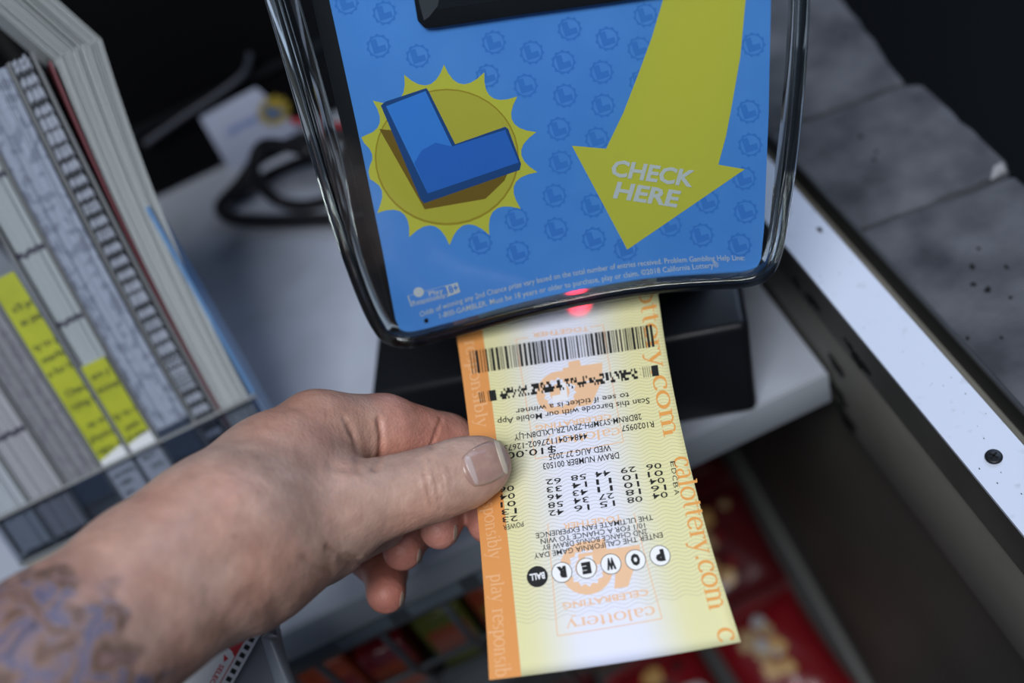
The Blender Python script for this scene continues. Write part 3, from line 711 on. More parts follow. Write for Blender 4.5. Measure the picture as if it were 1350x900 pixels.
# creases and folds of the skin: (polyline, width m, depth m)
CREASE = [
 ([(555, 607), (562, 630), (566, 652), (570, 668)], .0007, .0007), ([(566, 602), (574, 625), (578, 650), (580, 672)], .0006, .0006), ([(578, 606), (583, 630), (586, 655)], .0005, .00045),
 ([(548, 615), (552, 640), (558, 662)], .0006, .0004), ([(590, 610), (594, 628), (594, 645)], .0005, .0003), ([(568, 640), (580, 636), (588, 642)], .0004, .0003),
 ([(500, 553), (503, 575), (502, 600), (494, 618)], .0009, .0012), ([(462, 560), (468, 580), (472, 600), (470, 616)], .0009, .0007), ([(454, 550), (460, 566), (466, 574)], .0007, .0005),
 ([(582, 552), (576, 568), (568, 590)], .0006, .0007), ([(436, 614), (452, 617), (474, 622)], .0012, .0005), ([(462, 628), (470, 634), (480, 634)], .0008, .0002),
 ([(432, 722), (450, 730), (470, 736)], .001, .0009), ([(450, 738), (466, 744), (478, 742)], .001, .0008), ([(402, 735), (420, 748), (436, 752)], .0012, .0006),
 ([(325, 790), (345, 808), (362, 812)], .003, .0007), ([(345, 780), (360, 795), (372, 800)], .003, .0006), ([(275, 835), (300, 832), (330, 840)], .003, .0007)]
disp = np.zeros(len(HV))
scale = HV[:, 2]/FPX
for poly, w, dep in CREASE:
    dm = np.full(len(HV), 1e9)
    for (x0, y0), (x1, y1) in zip(poly[:-1], poly[1:]):
        a = np.array([x0, y0]); d = np.array([x1-x0, y1-y0]); t = np.clip(((hpx-a) @ d)/(d @ d), 0, 1); dm = np.minimum(dm, np.linalg.norm(hpx-a-t[:, None]*d, axis=1))
    r = dm*scale/w; disp += -dep*np.exp(-r*r)+dep*.12*np.exp(-(r-2.2)**2)
# tendons / knuckle relief on the back of the hand
disp += .0008*np.exp(-(((hpx[:, 0]-418)/26)**2+((hpx[:, 1]-540)/20)**2))
HV = HV+HN*(disp*front)[:, None]
W = to_world(HV)
pr = root_at('person', 'bare tattooed left hand and forearm pinching the lottery ticket between thumb and fingers', 'hand', to_world(np.array([[ -.2, .16, .25]]))[0])
skin = bpy.data.materials.new('skin'); skin.use_nodes = True; nt = skin.node_tree; pb = nt.nodes['Principled BSDF']
pb.inputs['Roughness'].default_value = .48; pb.inputs['Specular IOR Level'].default_value = .42
pb.inputs['Subsurface Weight'].default_value = .12; pb.inputs['Subsurface Radius'].default_value = (1, .35, .2); pb.inputs['Subsurface Scale'].default_value = .003
at = nt.nodes.new('ShaderNodeAttribute'); at.attribute_name = 'skin_colour'
tc = nt.nodes.new('ShaderNodeTexCoord')
n1_ = nt.nodes.new('ShaderNodeTexNoise'); n1_.inputs['Scale'].default_value = 95; n1_.inputs['Detail'].default_value = 7; nt.links.new(tc.outputs['Object'], n1_.inputs['Vector'])
rp = nt.nodes.new('ShaderNodeValToRGB'); rp.color_ramp.elements[0].position = .32; rp.color_ramp.elements[0].color = (.80, .74, .72, 1); rp.color_ramp.elements[1].position = .68; rp.color_ramp.elements[1].color = (1.1, 1.08, 1.06, 1)
nt.links.new(n1_.outputs['Fac'], rp.inputs[0])
mm_ = nt.nodes.new('ShaderNodeMix'); mm_.data_type = 'RGBA'; mm_.blend_type = 'MULTIPLY'; mm_.inputs[0].default_value = 1
nt.links.new(at.outputs['Color'], mm_.inputs[6]); nt.links.new(rp.outputs[0], mm_.inputs[7])
nb_ = nt.nodes.new('ShaderNodeTexNoise'); nb_.inputs['Scale'].default_value = 28; nb_.inputs['Detail'].default_value = 4; nt.links.new(tc.outputs['Object'], nb_.inputs['Vector'])
rb2 = nt.nodes.new('ShaderNodeValToRGB'); rb2.color_ramp.elements[0].position = .35; rb2.color_ramp.elements[0].color = (1.04, .88, .84, 1); rb2.color_ramp.elements[1].position = .65; rb2.color_ramp.elements[1].color = (1, 1.04, 1.06, 1)
nt.links.new(nb_.outputs['Fac'], rb2.inputs[0])
mb_ = nt.nodes.new('ShaderNodeMix'); mb_.data_type = 'RGBA'; mb_.blend_type = 'MULTIPLY'; mb_.inputs[0].default_value = 1
nt.links.new(mm_.outputs[2], mb_.inputs[6]); nt.links.new(rb2.outputs[0], mb_.inputs[7]); mm_ = mb_
# tattoo ink
vt = nt.nodes.new('ShaderNodeTexNoise'); vt.inputs['Scale'].default_value = 105; vt.inputs['Detail'].default_value = 5; vt.inputs['Distortion'].default_value = 1.2; nt.links.new(tc.outputs['Object'], vt.inputs['Vector'])
r2 = nt.nodes.new('ShaderNodeValToRGB'); e = r2.color_ramp.elements; e[0].position = .30; e[0].color = (.015, .018, .03, 1); e[1].position = .70; e[1].color = (.30, .18, .13, 1)
for pos, c in ((.40, (.10, .12, .22)), (.48, (.24, .15, .12)), (.55, (.07, .045, .03)), (.62, (.22, .13, .14))):
    q = r2.color_ramp.elements.new(pos); q.color = (*c, 1)
nt.links.new(vt.outputs['Fac'], r2.inputs[0])
am = nt.nodes.new('ShaderNodeMix'); am.data_type = 'RGBA'; nt.links.new(at.outputs['Alpha'], am.inputs[0]); nt.links.new(mm_.outputs[2], am.inputs[6]); nt.links.new(r2.outputs[0], am.inputs[7])
nt.links.new(am.outputs[2], pb.inputs['Base Color'])
n3 = nt.nodes.new('ShaderNodeTexVoronoi'); n3.inputs['Scale'].default_value = 900; nt.links.new(tc.outputs['Object'], n3.inputs['Vector'])
n4 = nt.nodes.new('ShaderNodeTexNoise'); n4.inputs['Scale'].default_value = 260; n4.inputs['Detail'].default_value = 5; nt.links.new(tc.outputs['Object'], n4.inputs['Vector'])
ad = nt.nodes.new('ShaderNodeMath'); ad.operation = 'MULTIPLY_ADD'; ad.inputs[1].default_value = .25; nt.links.new(n3.outputs['Distance'], ad.inputs[0]); nt.links.new(n4.outputs['Fac'], ad.inputs[2])
bp = nt.nodes.new('ShaderNodeBump'); bp.inputs['Strength'].default_value = .55; bp.inputs['Distance'].default_value = .0008; nt.links.new(ad.outputs[0], bp.inputs['Height']); nt.links.new(bp.outputs['Normal'], pb.inputs['Normal'])
hand = mesh_obj('hand_and_forearm', W, HF, skin, pr, smooth=True)
base = np.tile(np.array([.46, .295, .235]), (len(HV), 1))
def near(js, r=.016):
    D = chain(HV.astype(np.float32), js); return np.clip(1-D/.004, 0, 1)
redd = np.zeros(len(HV))
for n, js in FING.items():
    lastd = np.linalg.norm(HV-cj(*js[-1][:3]), axis=1); redd = np.maximum(redd, np.exp(-(lastd/.017)**2))
    if n != 'index': redd = np.maximum(redd, .7*near(js[1:]))
redd = np.maximum(redd, .55*near(FING['index'][1:]))
tipd = np.linalg.norm(HV-cj(640, 640, .37), axis=1); redd = np.maximum(redd, .6*np.exp(-(tipd/.010)**2))
red = np.array([.56, .23, .18]); colr = base*(1-redd[:, None])+red*redd[:, None]
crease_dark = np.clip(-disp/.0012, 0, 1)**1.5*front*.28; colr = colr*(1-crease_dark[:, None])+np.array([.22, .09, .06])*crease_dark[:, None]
# tattoo mask: along the forearm from the wrist
a0, a1 = cj(*ARM[1][:3]), cj(*ARM[2][:3]); ax_ = (a1-a0)/np.linalg.norm(a1-a0); s_ = (HV-a0) @ ax_
jit = .004*np.sin(HV[:, 0]*400)+.003*np.sin(HV[:, 1]*700+1)
tat = np.clip((s_+jit-.0225)/.004, 0, 1)*.85
mole = np.exp(-(((hpx[:, 0]-309)/4)**2+((hpx[:, 1]-706)/3.5)**2)); colr = colr*(1-.6*mole[:, None])+np.array([.16, .07, .04])*.6*mole[:, None]
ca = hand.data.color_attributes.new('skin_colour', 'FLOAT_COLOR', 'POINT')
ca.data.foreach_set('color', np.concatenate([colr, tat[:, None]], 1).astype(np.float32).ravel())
# nails: curved plates lying on the skin, found by marching along the view of the dorsal side
def march(p, d, n=40):
    p = p.astype(np.float32).copy()
    for _ in range(n): p = p+d*(hand_sdf(p)*.85)[:, None]
    return p
M_nail = mat('nail', (.37, .22, .185), .32, .5, noise=(300, (.41, .26, .21), .4, .6), coat=.25)
M_naile = mat('nail free edge', (.62, .52, .42), .3)
M_lun = mat('nail lunula', (.50, .38, .36), .28, coat=.25)
def nail(name, px_poly, lift, m, parent, d0=.30):
    """px quad [base-lower, base-upper, tip-upper, tip-lower]; rounded outline"""
    q = [np.array(p, float) for p in px_poly]; N = 14; R_ = []; lf = []; Fc = []
    for j in range(N+1):
        for i in range(N+1):
            s, t = i/N*2-1, j/N*2-1
            s2 = s*math.sqrt(1-.36*t*t); t2 = t*math.sqrt(1-.36*s*s)      # soften the corners
            a, b = (s2/.8+1)/2, (t2/.8+1)/2
            p = (q[0]*(1-a)+q[3]*a)*(1-b)+(q[1]*(1-a)+q[2]*a)*b
            r = cj(p[0], p[1], 1.0); R_.append(r/np.linalg.norm(r)); lf.append(lift*(1-.5*max(abs(s), abs(t))**6))
    R_ = np.array(R_); V = march(R_*d0, R_.astype(np.float32))-R_*np.array(lf)[:, None]
    for j in range(N):
        for i in range(N): Fc.append((j*(N+1)+i, j*(N+1)+i+1, (j+1)*(N+1)+i+1, (j+1)*(N+1)+i))
    o = mesh_obj(name, to_world(np.array(V)), Fc, m, parent, smooth=True)
    md = o.modifiers.new('thickness', 'SOLIDIFY'); md.thickness = .0005; md.offset = -1
    bm = bmesh.new(); bm.from_mesh(o.data)
    if sum((Vector(f.normal).dot(Vector(Fv)) for f in bm.faces)) > 0: bmesh.ops.reverse_faces(bm, faces=bm.faces)
    bm.to_mesh(o.data); bm.free(); return o
tn = nail('thumbnail', [(625, 641), (609, 603), (655, 580), (669, 621)], .0004, M_nail, pr)
nail('nail_free_edge', [(664, 621), (652, 583), (657, 581), (669.5, 619)], .00055, M_naile, tn)
nail('nail_lunula', [(626, 637), (612, 606), (620, 601), (631, 634)], .00052, M_lun, tn)


for nm_, q_ in (('fingernail', [(598, 711), (599, 694), (603, 693), (603, 709)]), ('fingernail', [(550, 742), (552, 725), (556, 724), (556, 740)]), ('fingernail', [(527, 799), (529, 782), (532.5, 781), (532.5, 796)])):
    nail(nm_, q_, .0004, mat('fingernail edge', (.40, .29, .23), .35), pr)

# ------------------------------------------------------------------ play slip holder
HB = math.radians(30)
hL = np.array([0, math.sin(HB), math.cos(HB)]); hN = np.array([0, -math.cos(HB), math.sin(HB)]); hB = -hN; hBs = hB-.38*np.array([1., 0, 0])        # the slips stand skewed in their compartments
hO = onz(335, 590, .048)
def hp(x, y, off=0.0): return hit(x, y, hO+hN*off, hN)
def hloc(x, y): q = hp(x, y)-hO; return q[0], q @ hL
def hw_(x, l, b=0.0): return hO*[0, 1, 1]+np.array([x+hO[0], 0, 0])+hL*l+hBs*b
div_px = [(0, 694), (45, 672), (87, 642), (133, 616), (172, 598), (207, 577), (255, 553), (282, 537), (330, 522)]
dx = [hloc(*q)[0] for q in div_px]; lip = float(np.mean([hloc(*q)[1] for q in div_px]))
DEP = .040; DB = [0, 0, 0, .002, .005, .008, .010, .010, 0]
hr = root_at('slip_holder', 'clear acrylic rack of upright compartments filled with play slips', 'holder', (hO[0]-.08, hO[1]+.03, 0))
for k, x in enumerate(dx[:-1]):
    V = []
    for i in range(9):
        for xx in (x-.0008, x+.0008):
            for b in (.0012, DEP): V.append(hw_(xx+DB[k]*(i/8)**2, .205*i/8, b))
    Fc = [(0, 1, 3, 2), (32, 34, 35, 33)]
    for i in range(8):
        p, q = 4*i, 4*(i+1); Fc += [(p, p+2, q+2, q), (p+3, p+1, q+1, q+3), (p+1, p, q, q+1), (p+2, p+3, q+3, q+2)]
    mesh_obj('divider', V, Fc, M_acryedge, hr)
box('side_panel', (dx[-1]+.0010, 0, 0), (dx[-1]+.0028, .125, .016), mat('blue tinted side', (.10, .22, .42), .3), hr, ax=(hO, XX, hL, hB))
box('back_panel', (dx[0]-.001, 0, DEP), (dx[-1]+.0028, .21, DEP+.002), M_acry, hr, ax=(hO, XX, hL, hBs))
box('floor_panel', (dx[0]-.001, -.0025, -.0035), (dx[-1]+.0028, -.0003, DEP+.002), M_acryedge, hr, ax=(hO, XX, hL, hB))
box('front_lip', (dx[0]-.001, 0, -.0035), (dx[-1]+.0028, lip, -.0015), clear_mat('smoky acrylic', (.74, .76, .80), .8), hr, ax=(hO, XX, hL, hB))
box('lip_edge', (dx[0]-.001, lip, -.0036), (dx[-1]+.0028, lip+.0012, -.0012), mat('bright acrylic edge', (.25, .26, .27), .2), hr, ax=(hO, XX, hL, hB))
# wedge foot that carries the rack
wl, wr = hO[0]+dx[0], hO[0]+dx[-1]
q0 = hw_(0, -.0028, -.002)[1:]; q1 = hw_(0, -.0028, DEP)[1:]
prism('wedge_foot', [np.array([wl, q0[0], 0]), np.array([wl, q1[0], 0]), np.array([wl, q1[0], q1[1]]), np.array([wl, q0[0], q0[1]])], XX*(wr-wl), mat('beige wedge', (.42, .40, .34), .5), hr)
def stripes(name, c0, c1, kind):
    """paper edges: c0 paper, c1 printed bars; UV v runs along the slip in metres, u across the stack"""
    m = bpy.data.materials.new(name); m.use_nodes = True; nt = m.node_tree; b = nt.nodes['Principled BSDF']; b.inputs['Roughness'].default_value = .8; b.inputs['Specular IOR Level'].default_value = .1
    uv = nt.nodes.new('ShaderNodeUVMap'); uv.uv_map = 'edge'; sp = nt.nodes.new('ShaderNodeSeparateXYZ'); nt.links.new(uv.outputs[0], sp.inputs[0])
    def mt(op, a, b_=None):
        n = nt.nodes.new('ShaderNodeMath'); n.operation = op
        for k, q in enumerate((a, b_)):
            if q is None: continue
            if isinstance(q, (int, float)): n.inputs[k].default_value = q
            else: nt.links.new(q, n.inputs[k])
        return n.outputs[0]
    u, v = sp.outputs[0], sp.outputs[1]
    # page-to-page tone
    cb = nt.nodes.new('ShaderNodeCombineXYZ'); nt.links.new(mt('MULTIPLY', u, 40.0), cb.inputs[0]); nt.links.new(mt('MULTIPLY', v, 4.0), cb.inputs[1])
    nz = nt.nodes.new('ShaderNodeTexNoise'); nz.inputs['Scale'].default_value = 1; nz.inputs['Detail'].default_value = 3; nt.links.new(cb.outputs[0], nz.inputs['Vector'])
    rp = nt.nodes.new('ShaderNodeValToRGB'); rp.color_ramp.elements[0].position = .3; rp.color_ramp.elements[0].color = (*[q*.62 for q in c0], 1); rp.color_ramp.elements[1].position = .6; rp.color_ramp.elements[1].color = (*c0, 1)
    nt.links.new(nz.outputs['Fac'], rp.inputs[0]); outc = rp.outputs[0]
    if kind:
        wob = mt('MULTIPLY', mt('SINE', mt('MULTIPLY', u, 22.0)), .0006 if kind == 'bars' else .00035)
        vv = mt('ADD', v, wob)
        if kind == 'bars':
            fr = mt('FRACT', mt('MULTIPLY', vv, 150.0)); n2 = nt.nodes.new('ShaderNodeTexNoise'); n2.noise_dimensions = '1D'; nt.links.new(mt('MULTIPLY', vv, 60.0), n2.inputs['W'])
            msk = mt('GREATER_THAN', fr, mt('ADD', mt('MULTIPLY', n2.outputs['Fac'], 1.2), -.05))
        elif kind == 'lines':
            fr = mt('FRACT', mt('ADD', mt('MULTIPLY', vv, 28.0), .42)); msk = mt('LESS_THAN', fr, .075)
        else:
            n2 = nt.nodes.new('ShaderNodeTexNoise'); n2.inputs['Scale'].default_value = 1; n2.inputs['Detail'].default_value = 4
            c2 = nt.nodes.new('ShaderNodeCombineXYZ'); nt.links.new(mt('MULTIPLY', u, 3.0), c2.inputs[0]); nt.links.new(mt('MULTIPLY', vv, 160.0), c2.inputs[1]); nt.links.new(c2.outputs[0], n2.inputs['Vector'])
            msk = mt('MULTIPLY', mt('GREATER_THAN', n2.outputs['Fac'], .54), .55)
        mx = nt.nodes.new('ShaderNodeMix'); mx.data_type = 'RGBA'; nt.links.new(msk, mx.inputs[0]); nt.links.new(outc, mx.inputs[6]); mx.inputs[7].default_value = (*c1, 1); outc = mx.outputs[2]
    nt.links.new(outc, b.inputs['Base Color']); return m
def slip_stack(label, x0, x1, l1, m, n, bow=0.0, bow2=None, l0=.0015, bend=None, gap=.0012, depth=.036, inset=.002):
    """a stack of slips standing on end: n thin bundles side by side, edges to the front"""
    o_ = root_at('slip_stack', label, 'paper stack', hw_((x0+x1)/2, l0, depth/2), 'stacks of play slips in the acrylic rack')
    rr = random.Random(int(abs(x0)*1e5)); V, Fc, UV = [], [], []
    a, b = x0+gap, x1-gap; w = (b-a)/n; K = 10
    for k in range(n):
        f = inset+rr.uniform(0, .0016); top = l1+rr.uniform(-.0012, .0012); base = len(V)
        path = [(l0+(top-l0)*i/K, 0.0, 0.0) for i in range(K+1)]
        sec = []
        for l, _, _ in path: sec.append(hw_(0, l, f)); 
        bk = [hw_(0, l, depth) for l, _, _ in path]
        if bend is not None:
            for i in range(1, 5): sec.append(sec[K]+bend*i/4); bk.append(bk[K]+bend*i/4)
        nn = len(sec)
        for i in range(nn):
            t = i/K; bb_ = bow if bow2 is None else bow+(bow2-bow)*k/(n-1); sh = bb_*(min(t, 1.0))**2; spread = 1+.05*t
            xs = (a-dx[0]*0+w*k+sh, a+w*(k+.93)+sh)
            for P_ in (sec[i], bk[i]):
                for xx in xs: V.append(P_+np.array([xx, 0, 0])); UV.append(((xx-a-sh)/(b-a), l0+(l1-l0)*t))
        for i in range(nn-1):
            p, q = base+4*i, base+4*(i+1)
            Fc += [(p, p+1, q+1, q), (p+3, p+2, q+2, q+3), (p+2, p, q, q+2), (p+1, p+3, q+3, q+1)]
        Fc += [(base+1, base, base+2, base+3), (base+4*(nn-1), base+4*(nn-1)+1, base+4*(nn-1)+3, base+4*(nn-1)+2)]
    ob = mesh_obj('slip_edges', V, Fc, m, o_)
    ul = ob.data.uv_layers.new(name='edge')
    for lp in ob.data.loops: ul.data[lp.index].uv = UV[lp.vertex_index]
    return o_
rx, rl_ = hloc(136, 46); bowR = rx-dx[8]; bowA = hloc(57, 64)[0]-dx[7]
C_w, C_b, C_g = (.44, .475, .49), (.34, .39, .50), (.25, .26, .29)
slip_stack('thick plain white slip stack curling over beside the blue side panel', dx[7]+.0012, dx[8], rl_, stripes('white paper edges', C_w, C_w, None), 26, bow=bowA, bow2=bowR, bend=np.array([-.028, .022, .085]))
slip_stack('slip stack with wavy black bars printed across its edges', dx[6], dx[7]-.001, .205, stripes('barred paper edges', (.40, .44, .53), (.05, .055, .065), 'bars'), 14, bow=DB[6], bow2=DB[7])
slip_stack('bluish white slip stack with smudged grey print on its edges', dx[5], dx[6], .205, stripes('smudged paper edges', C_b, (.13, .15, .21), 'smudge'), 16, bow=DB[5], bow2=DB[6], l0=.028)
slip_stack('white slip stack crossed by a few thin dark lines above a yellow leaflet', dx[4], dx[5], .205, stripes('lined paper edges', (.42, .47, .50), (.08, .08, .11), 'lines'), 14, bow=DB[4], bow2=DB[5], inset=.004)
slip_stack('grey slip stack in the compartment beside the tall yellow leaflet', dx[2], dx[3], .205, stripes('grey paper edges', C_g, (.16, .16, .19), 'smudge'), 14, bow=DB[2], bow2=DB[3], l0=.022)
slip_stack('pale slip stack with thin dark lines between two dark dividers', dx[1], dx[2], .205, stripes('pale paper edges', (.36, .37, .41), (.06, .06, .08), 'lines'), 12)
slip_stack('white slip stack in the compartment at the end of the rack', dx[0], dx[1], .205, stripes('end paper edges', (.40, .44, .49), (.2, .2, .24), 'lines'), 12)
# red and dark cover sheets by the wavy stack
def sheet_on(name, label, xa, xb, l0, l1, b0, b1, m, bow, cat='sheet'):
    V = []
    K = 10
    for i in range(K+1):
        t = i/K; l = l0+(l1-l0)*t; s = bow*t*t
        for x in (xa, xb):
            for b in (b0, b1): V.append(hw_(x+s, l, b))
    Fc = []
    for i in range(K):
        p, q = 4*i, 4*(i+1); Fc += [(p, p+2, q+2, q), (p+3, p+1, q+1, q+3), (p+1, p, q, q+1), (p+2, p+3, q+3, q+2)]
    Fc += [(0, 1, 3, 2), (4*K, 4*K+2, 4*K+3, 4*K+1)]
    o = mesh_obj(name, V, Fc, m, origin=hw_(xa, l0, b0)); return tag(o, label, cat)
sheet_on('cover_sheet', 'dark red backing sheet between the barred stack and the curling white stack', dx[7]+.0011, dx[7]+.0019, .002, rl_, .001, .034, mat('dark red card', (.16, .035, .05), .6), .0135)
# yellow leaflets (fronts showing)
M_leaf = mat('yellow green leaflet', (.38, .42, .02), .5, noise=(60, (.32, .35, .016), .4, .7)); M_leafw = mat('leaflet white', (.66, .68, .72), .5); M_leaft = mat('leaflet lettering', (.03, .04, .02), .6)
def leaflet(label, i, l_top, l_mid0, l_mid1, l_bot, lines, white_lines):
    xa, xb = dx[i]+.0012, dx[i+1]-.0012; o = root_at('leaflet', label, 'leaflet', hw_((xa+xb)/2, l_bot, .002), 'yellow problem gambling leaflets in the rack')
    prism('card', [hw_(xa, l_bot, .0018), hw_(xb, l_bot, .0018), hw_(xb, l_top, .0018), hw_(xa, l_top, .0018)], hB*.0012, M_leafw, o)
    prism('yellow_panel', [hw_(xa, l_mid0, .0017), hw_(xb, l_mid1, .0017), hw_(xb, l_top, .0017), hw_(xa, l_top, .0017)], hB*.00005, M_leaf, o)
    for s, x, l, h in lines+white_lines:
        v, f = text_mesh(s, .01); k = h/.7
        pts = [hw_(min(max(xa+x+q[0]*k*.95, xa+.0002), xb-.0002), l+q[1]*k, .0014) for q in v]
        mesh_obj('printed_line', pts, f, M_leaft, o)
    return o
leaflet('tall yellow leaflet with a white foot behind the acrylic lip', 3, .125, lip+.003, lip+.0065, .003,
        [("u'll pr", .003, .108, .0034), ('as par', .003, .101, .0034), ('ty to g', .002, .088, .0034), ('nterfe', .002, .081, .0034), ('e for h', .001, .074, .0034), ('Chang', .003, .062, .0034), ('rying t', .002, .055, .0034), ('ea w', .004, .044, .0034), ('physica', .001, .037, .0034), ('signs o', .001, .030, .0034)],
        [('call (424)', .001, .016, .0022), ('1-800', .001, .011, .0024), ('text', .002, .006, .0022)])
leaflet('shorter yellow leaflet in front of the lined white stack', 4, .072, lip+.0045, lip+.007, .003,
        [('are y', .002, .064, .0034), ('ecoup', .001, .057, .0034), ('ty to c', .001, .042, .0034), ('pain.', .003, .035, .0034), ('proble', .001, .030, .0030)], [('ing to', .002, .018, .0022), ('537)', .004, .012, .0026)])

# ------------------------------------------------------------------ things behind the checker
YB = onz(250, 245, 0)[1]
tb = root_at('terminal_box', 'large black terminal box standing behind the slip rack', 'box', (-.1, YB+.15, 0))
bevel(box('casing', (-.30, YB, .004), (.06, YB+.3, .34), M_void, tb), .004)
for x in (-.27, .03): prism('rubber_foot', disc_pts(np.array([x, YB+.04, 0]), XX, YY, .012, 16), ZZ*.005, M_cable, tb)
for k in range(6): box('vent_slot', (-.28+k*.018, YB-.0006, .10), (-.272+k*.018, YB+.001, .19), mat('dark vent', (.002, .002, .002), .8), tb)
box('casing_ridge', (-.30, YB-.004, .055), (.06, YB, .060), M_black, tb)
yc = YB-.0045
cq = [ony(263, 155, yc), ony(338, 116, yc), ony(412, 130, yc), ony(304, 226, yc)]
u_ = (cq[1]-cq[0]); v_ = (cq[3]-cq[0]); cq[2] = cq[1]+v_*.92+u_*.35
M_card = mat('white card', (.42, .46, .60), .5)
card = root_at('info_card', 'white card with a sun logo propped against the black terminal box', 'card', cq[3])
bevel(prism('card', cq, np.array([0, .0012, 0]), M_card, card), .0004)
cc_ = ony(361, 146, yc-.0004); eu = u_/np.linalg.norm(u_); ev = -v_/np.linalg.norm(v_)
sunp = []
for k in range(24): r_ = .0125 if k % 2 == 0 else .0098; sunp.append(cc_+eu*math.cos(k*math.pi/12)*r_+ev*math.sin(k*math.pi/12)*r_)
prism('sun_logo', sunp, np.array([0, -.0003, 0]), ink('card yellow', (.35, .26, .04)), card)
prism('logo_letter', [cc_+eu*a_*.011+ev*b_*.011+np.array([0, -.0005, 0]) for a_, b_ in [(-.5, .6), (-.1, .6), (-.1, 0), (.5, 0), (.5, -.45), (-.5, -.45)]], np.array([0, -.0002, 0]), ink('card blue', (.03, .12, .32)), card)
v, f = text_mesh('calottery', .01); tl_ = ony(300, 180, yc-.0004)
mesh_obj('lettering', [tl_+eu*q[0]*.0082+ev*q[1]*.010 for q in v], f, ink('card blue text', (.10, .18, .50)), card)
def cable(name, label, pts, r, m): o = tube(name, smooth_path(pts, 10), r, m, origin=pts[0]); return tag(o, label, 'cable')
rc = .0046
cable('power_cable', 'thick black cable looping flat over the counter behind the clear cover', [onz(560, 292, rc+.001), onz(445, 289, rc+.001), onz(363, 291, rc+.001), onz(306, 287, rc+.001), onz(291, 272, .010), onz(316, 243, .022), onz(342, 210, .032), onz(395, 186, .040), onz(450, 180, .040), onz(520, 190, .03)], rc, M_cable)
cable('data_cable', 'thinner black cable dropping from the loop beside the white card', [onz(410, 200, .058), onz(352, 190, .054), onz(335, 212, .046), onz(341, 240, .028), onz(366, 264, .010), onz(400, 271, rc), onz(450, 262, rc), onz(540, 262, rc)], .0040, M_cable)
cable('cross_cable', 'black cable crossing under the loop towards the checker', [onz(300, 262, .006), onz(330, 246, .006), onz(365, 226, .008), onz(410, 210, .012), onz(480, 205, .012)], .0042, M_cable)
cable('red_cable', 'thin red cable behind the clear cover', [onz(384, 160, .075), onz(405, 160, .073), onz(440, 165, .070), onz(480, 168, .068), onz(560, 170, .06)], .0022, mat('red rubber', (.22, .012, .02), .5))
cable('grey_cable', 'grey cable running down the black terminal box', [ony(330, 70, yc-.004), ony(322, 95, yc-.004), ony(290, 122, yc-.004), ony(240, 155, yc-.004), ony(190, 190, yc-.004)], .0022, mat('grey rubber', (.03, .035, .05), .5))

# ------------------------------------------------------------------ snack shelf below the counter
f_ = CAM[2]/.365
s0, s1 = np.array([0, .416*f_, -.333*f_]), np.array([0, .251*f_, -.372*f_])
sd = (s1-s0)/np.linalg.norm(s1-s0); sn = np.array([0, sd[2], -sd[1]]); sn = sn if sn[2] > 0 else -sn
sO = s1*1.0
def shp(x, y, off=0.0): return hit(x, y, sO+sn*off, sn)
shelf = tag(prism('floor_shelf', [sO+np.array([-.66, 0, 0])+sd*.35, sO+np.array([X1+.004, 0, 0])+sd*.35, sO+np.array([X1+.004, 0, 0])-sd*.45, sO+np.array([-.66, 0, 0])-sd*.45], -sn*.01, mat('dark shelf steel', (.008, .008, .009), .6)), kind='structure')
box('side_rail', (X1-.002, -.45, 0), (X1+.0035, .35, .012), mat('grey shelf rail', (.075, .075, .072), .4), shelf, ax=(sO, XX, sd, sn))
def snack(label, c, ax_, wdt, hgt, thick, m, m2, group=None, blobs=5, seed=0):
    """pillow bag with crimped ends and printed patches"""
    rr = random.Random(seed); u = np.array(ax_, float); u /= np.linalg.norm(u); u = u-sn*(u @ sn); u /= np.linalg.norm(u); v = np.cross(sn, u)
    o = root_at('snack_bag', label, 'snack', c, group); N, Mm = 14, 18; V, Fc = [], []
    def prof(s, t): return thick*.5*(max(0, 1-abs(s)**3)**.6)*(max(0, 1-abs(t)**6)**.7)
    for side in (1, -1):
        for j in range(Mm+1):
            for i in range(N+1):
                s, t = i/N*2-1, j/Mm*2-1; z = prof(s, t)
                wr_ = .0015*math.sin(s*9+seed)*math.cos(t*7+seed*2)*(1-abs(s))
                V.append(c+u*s*wdt/2*(1-.03*(1-t*t))+v*t*hgt/2+sn*(thick*.5+side*(z+wr_*(z > .003))))
    n1 = (N+1)*(Mm+1)
    for sd_ in (0, 1):
        for j in range(Mm):
            for i in range(N):
                a = sd_*n1+j*(N+1)+i; q = (a, a+1, a+N+2, a+N+1); Fc.append(q if sd_ == 0 else q[::-1])
    mesh_obj('bag', V, Fc, m, o, smooth=True)
    for sg in (-1, 1):
        for k in range(1): box('crimp', (-wdt/2*.97, sg*hgt/2-.004, thick*.5-.0008), (wdt/2*.97, sg*hgt/2+.004, thick*.5+.0008), m, o, ax=(c, u, v, sn))
    for k in range(blobs):
        cx_, cy_ = rr.uniform(-.5, .5), rr.uniform(-.7, .7); r = rr.uniform(.06, .15)*wdt; pts = []
        n = 12
        ring_ = []
        for q in range(n):
            a = 2*math.pi*q/n; s = cx_+math.cos(a)*r/wdt*2*rr.uniform(.7, 1.1); t = cy_+math.sin(a)*r/hgt*2*rr.uniform(.7, 1.1); s, t = max(-.93, min(.93, s)), max(-.93, min(.93, t))
            ring_.append(c+u*s*wdt/2+v*t*hgt/2+sn*(thick*.5+prof(s, t)+.0022))
        cen = c+u*cx_*wdt/2+v*cy_*hgt/2+sn*(thick*.5+prof(cx_, cy_)+.0024)
        mesh_obj('printed_patch', [cen]+ring_, [(0, 1+q, 1+(q+1) % n) for q in range(n)], m2[k % len(m2)], o)
    return o
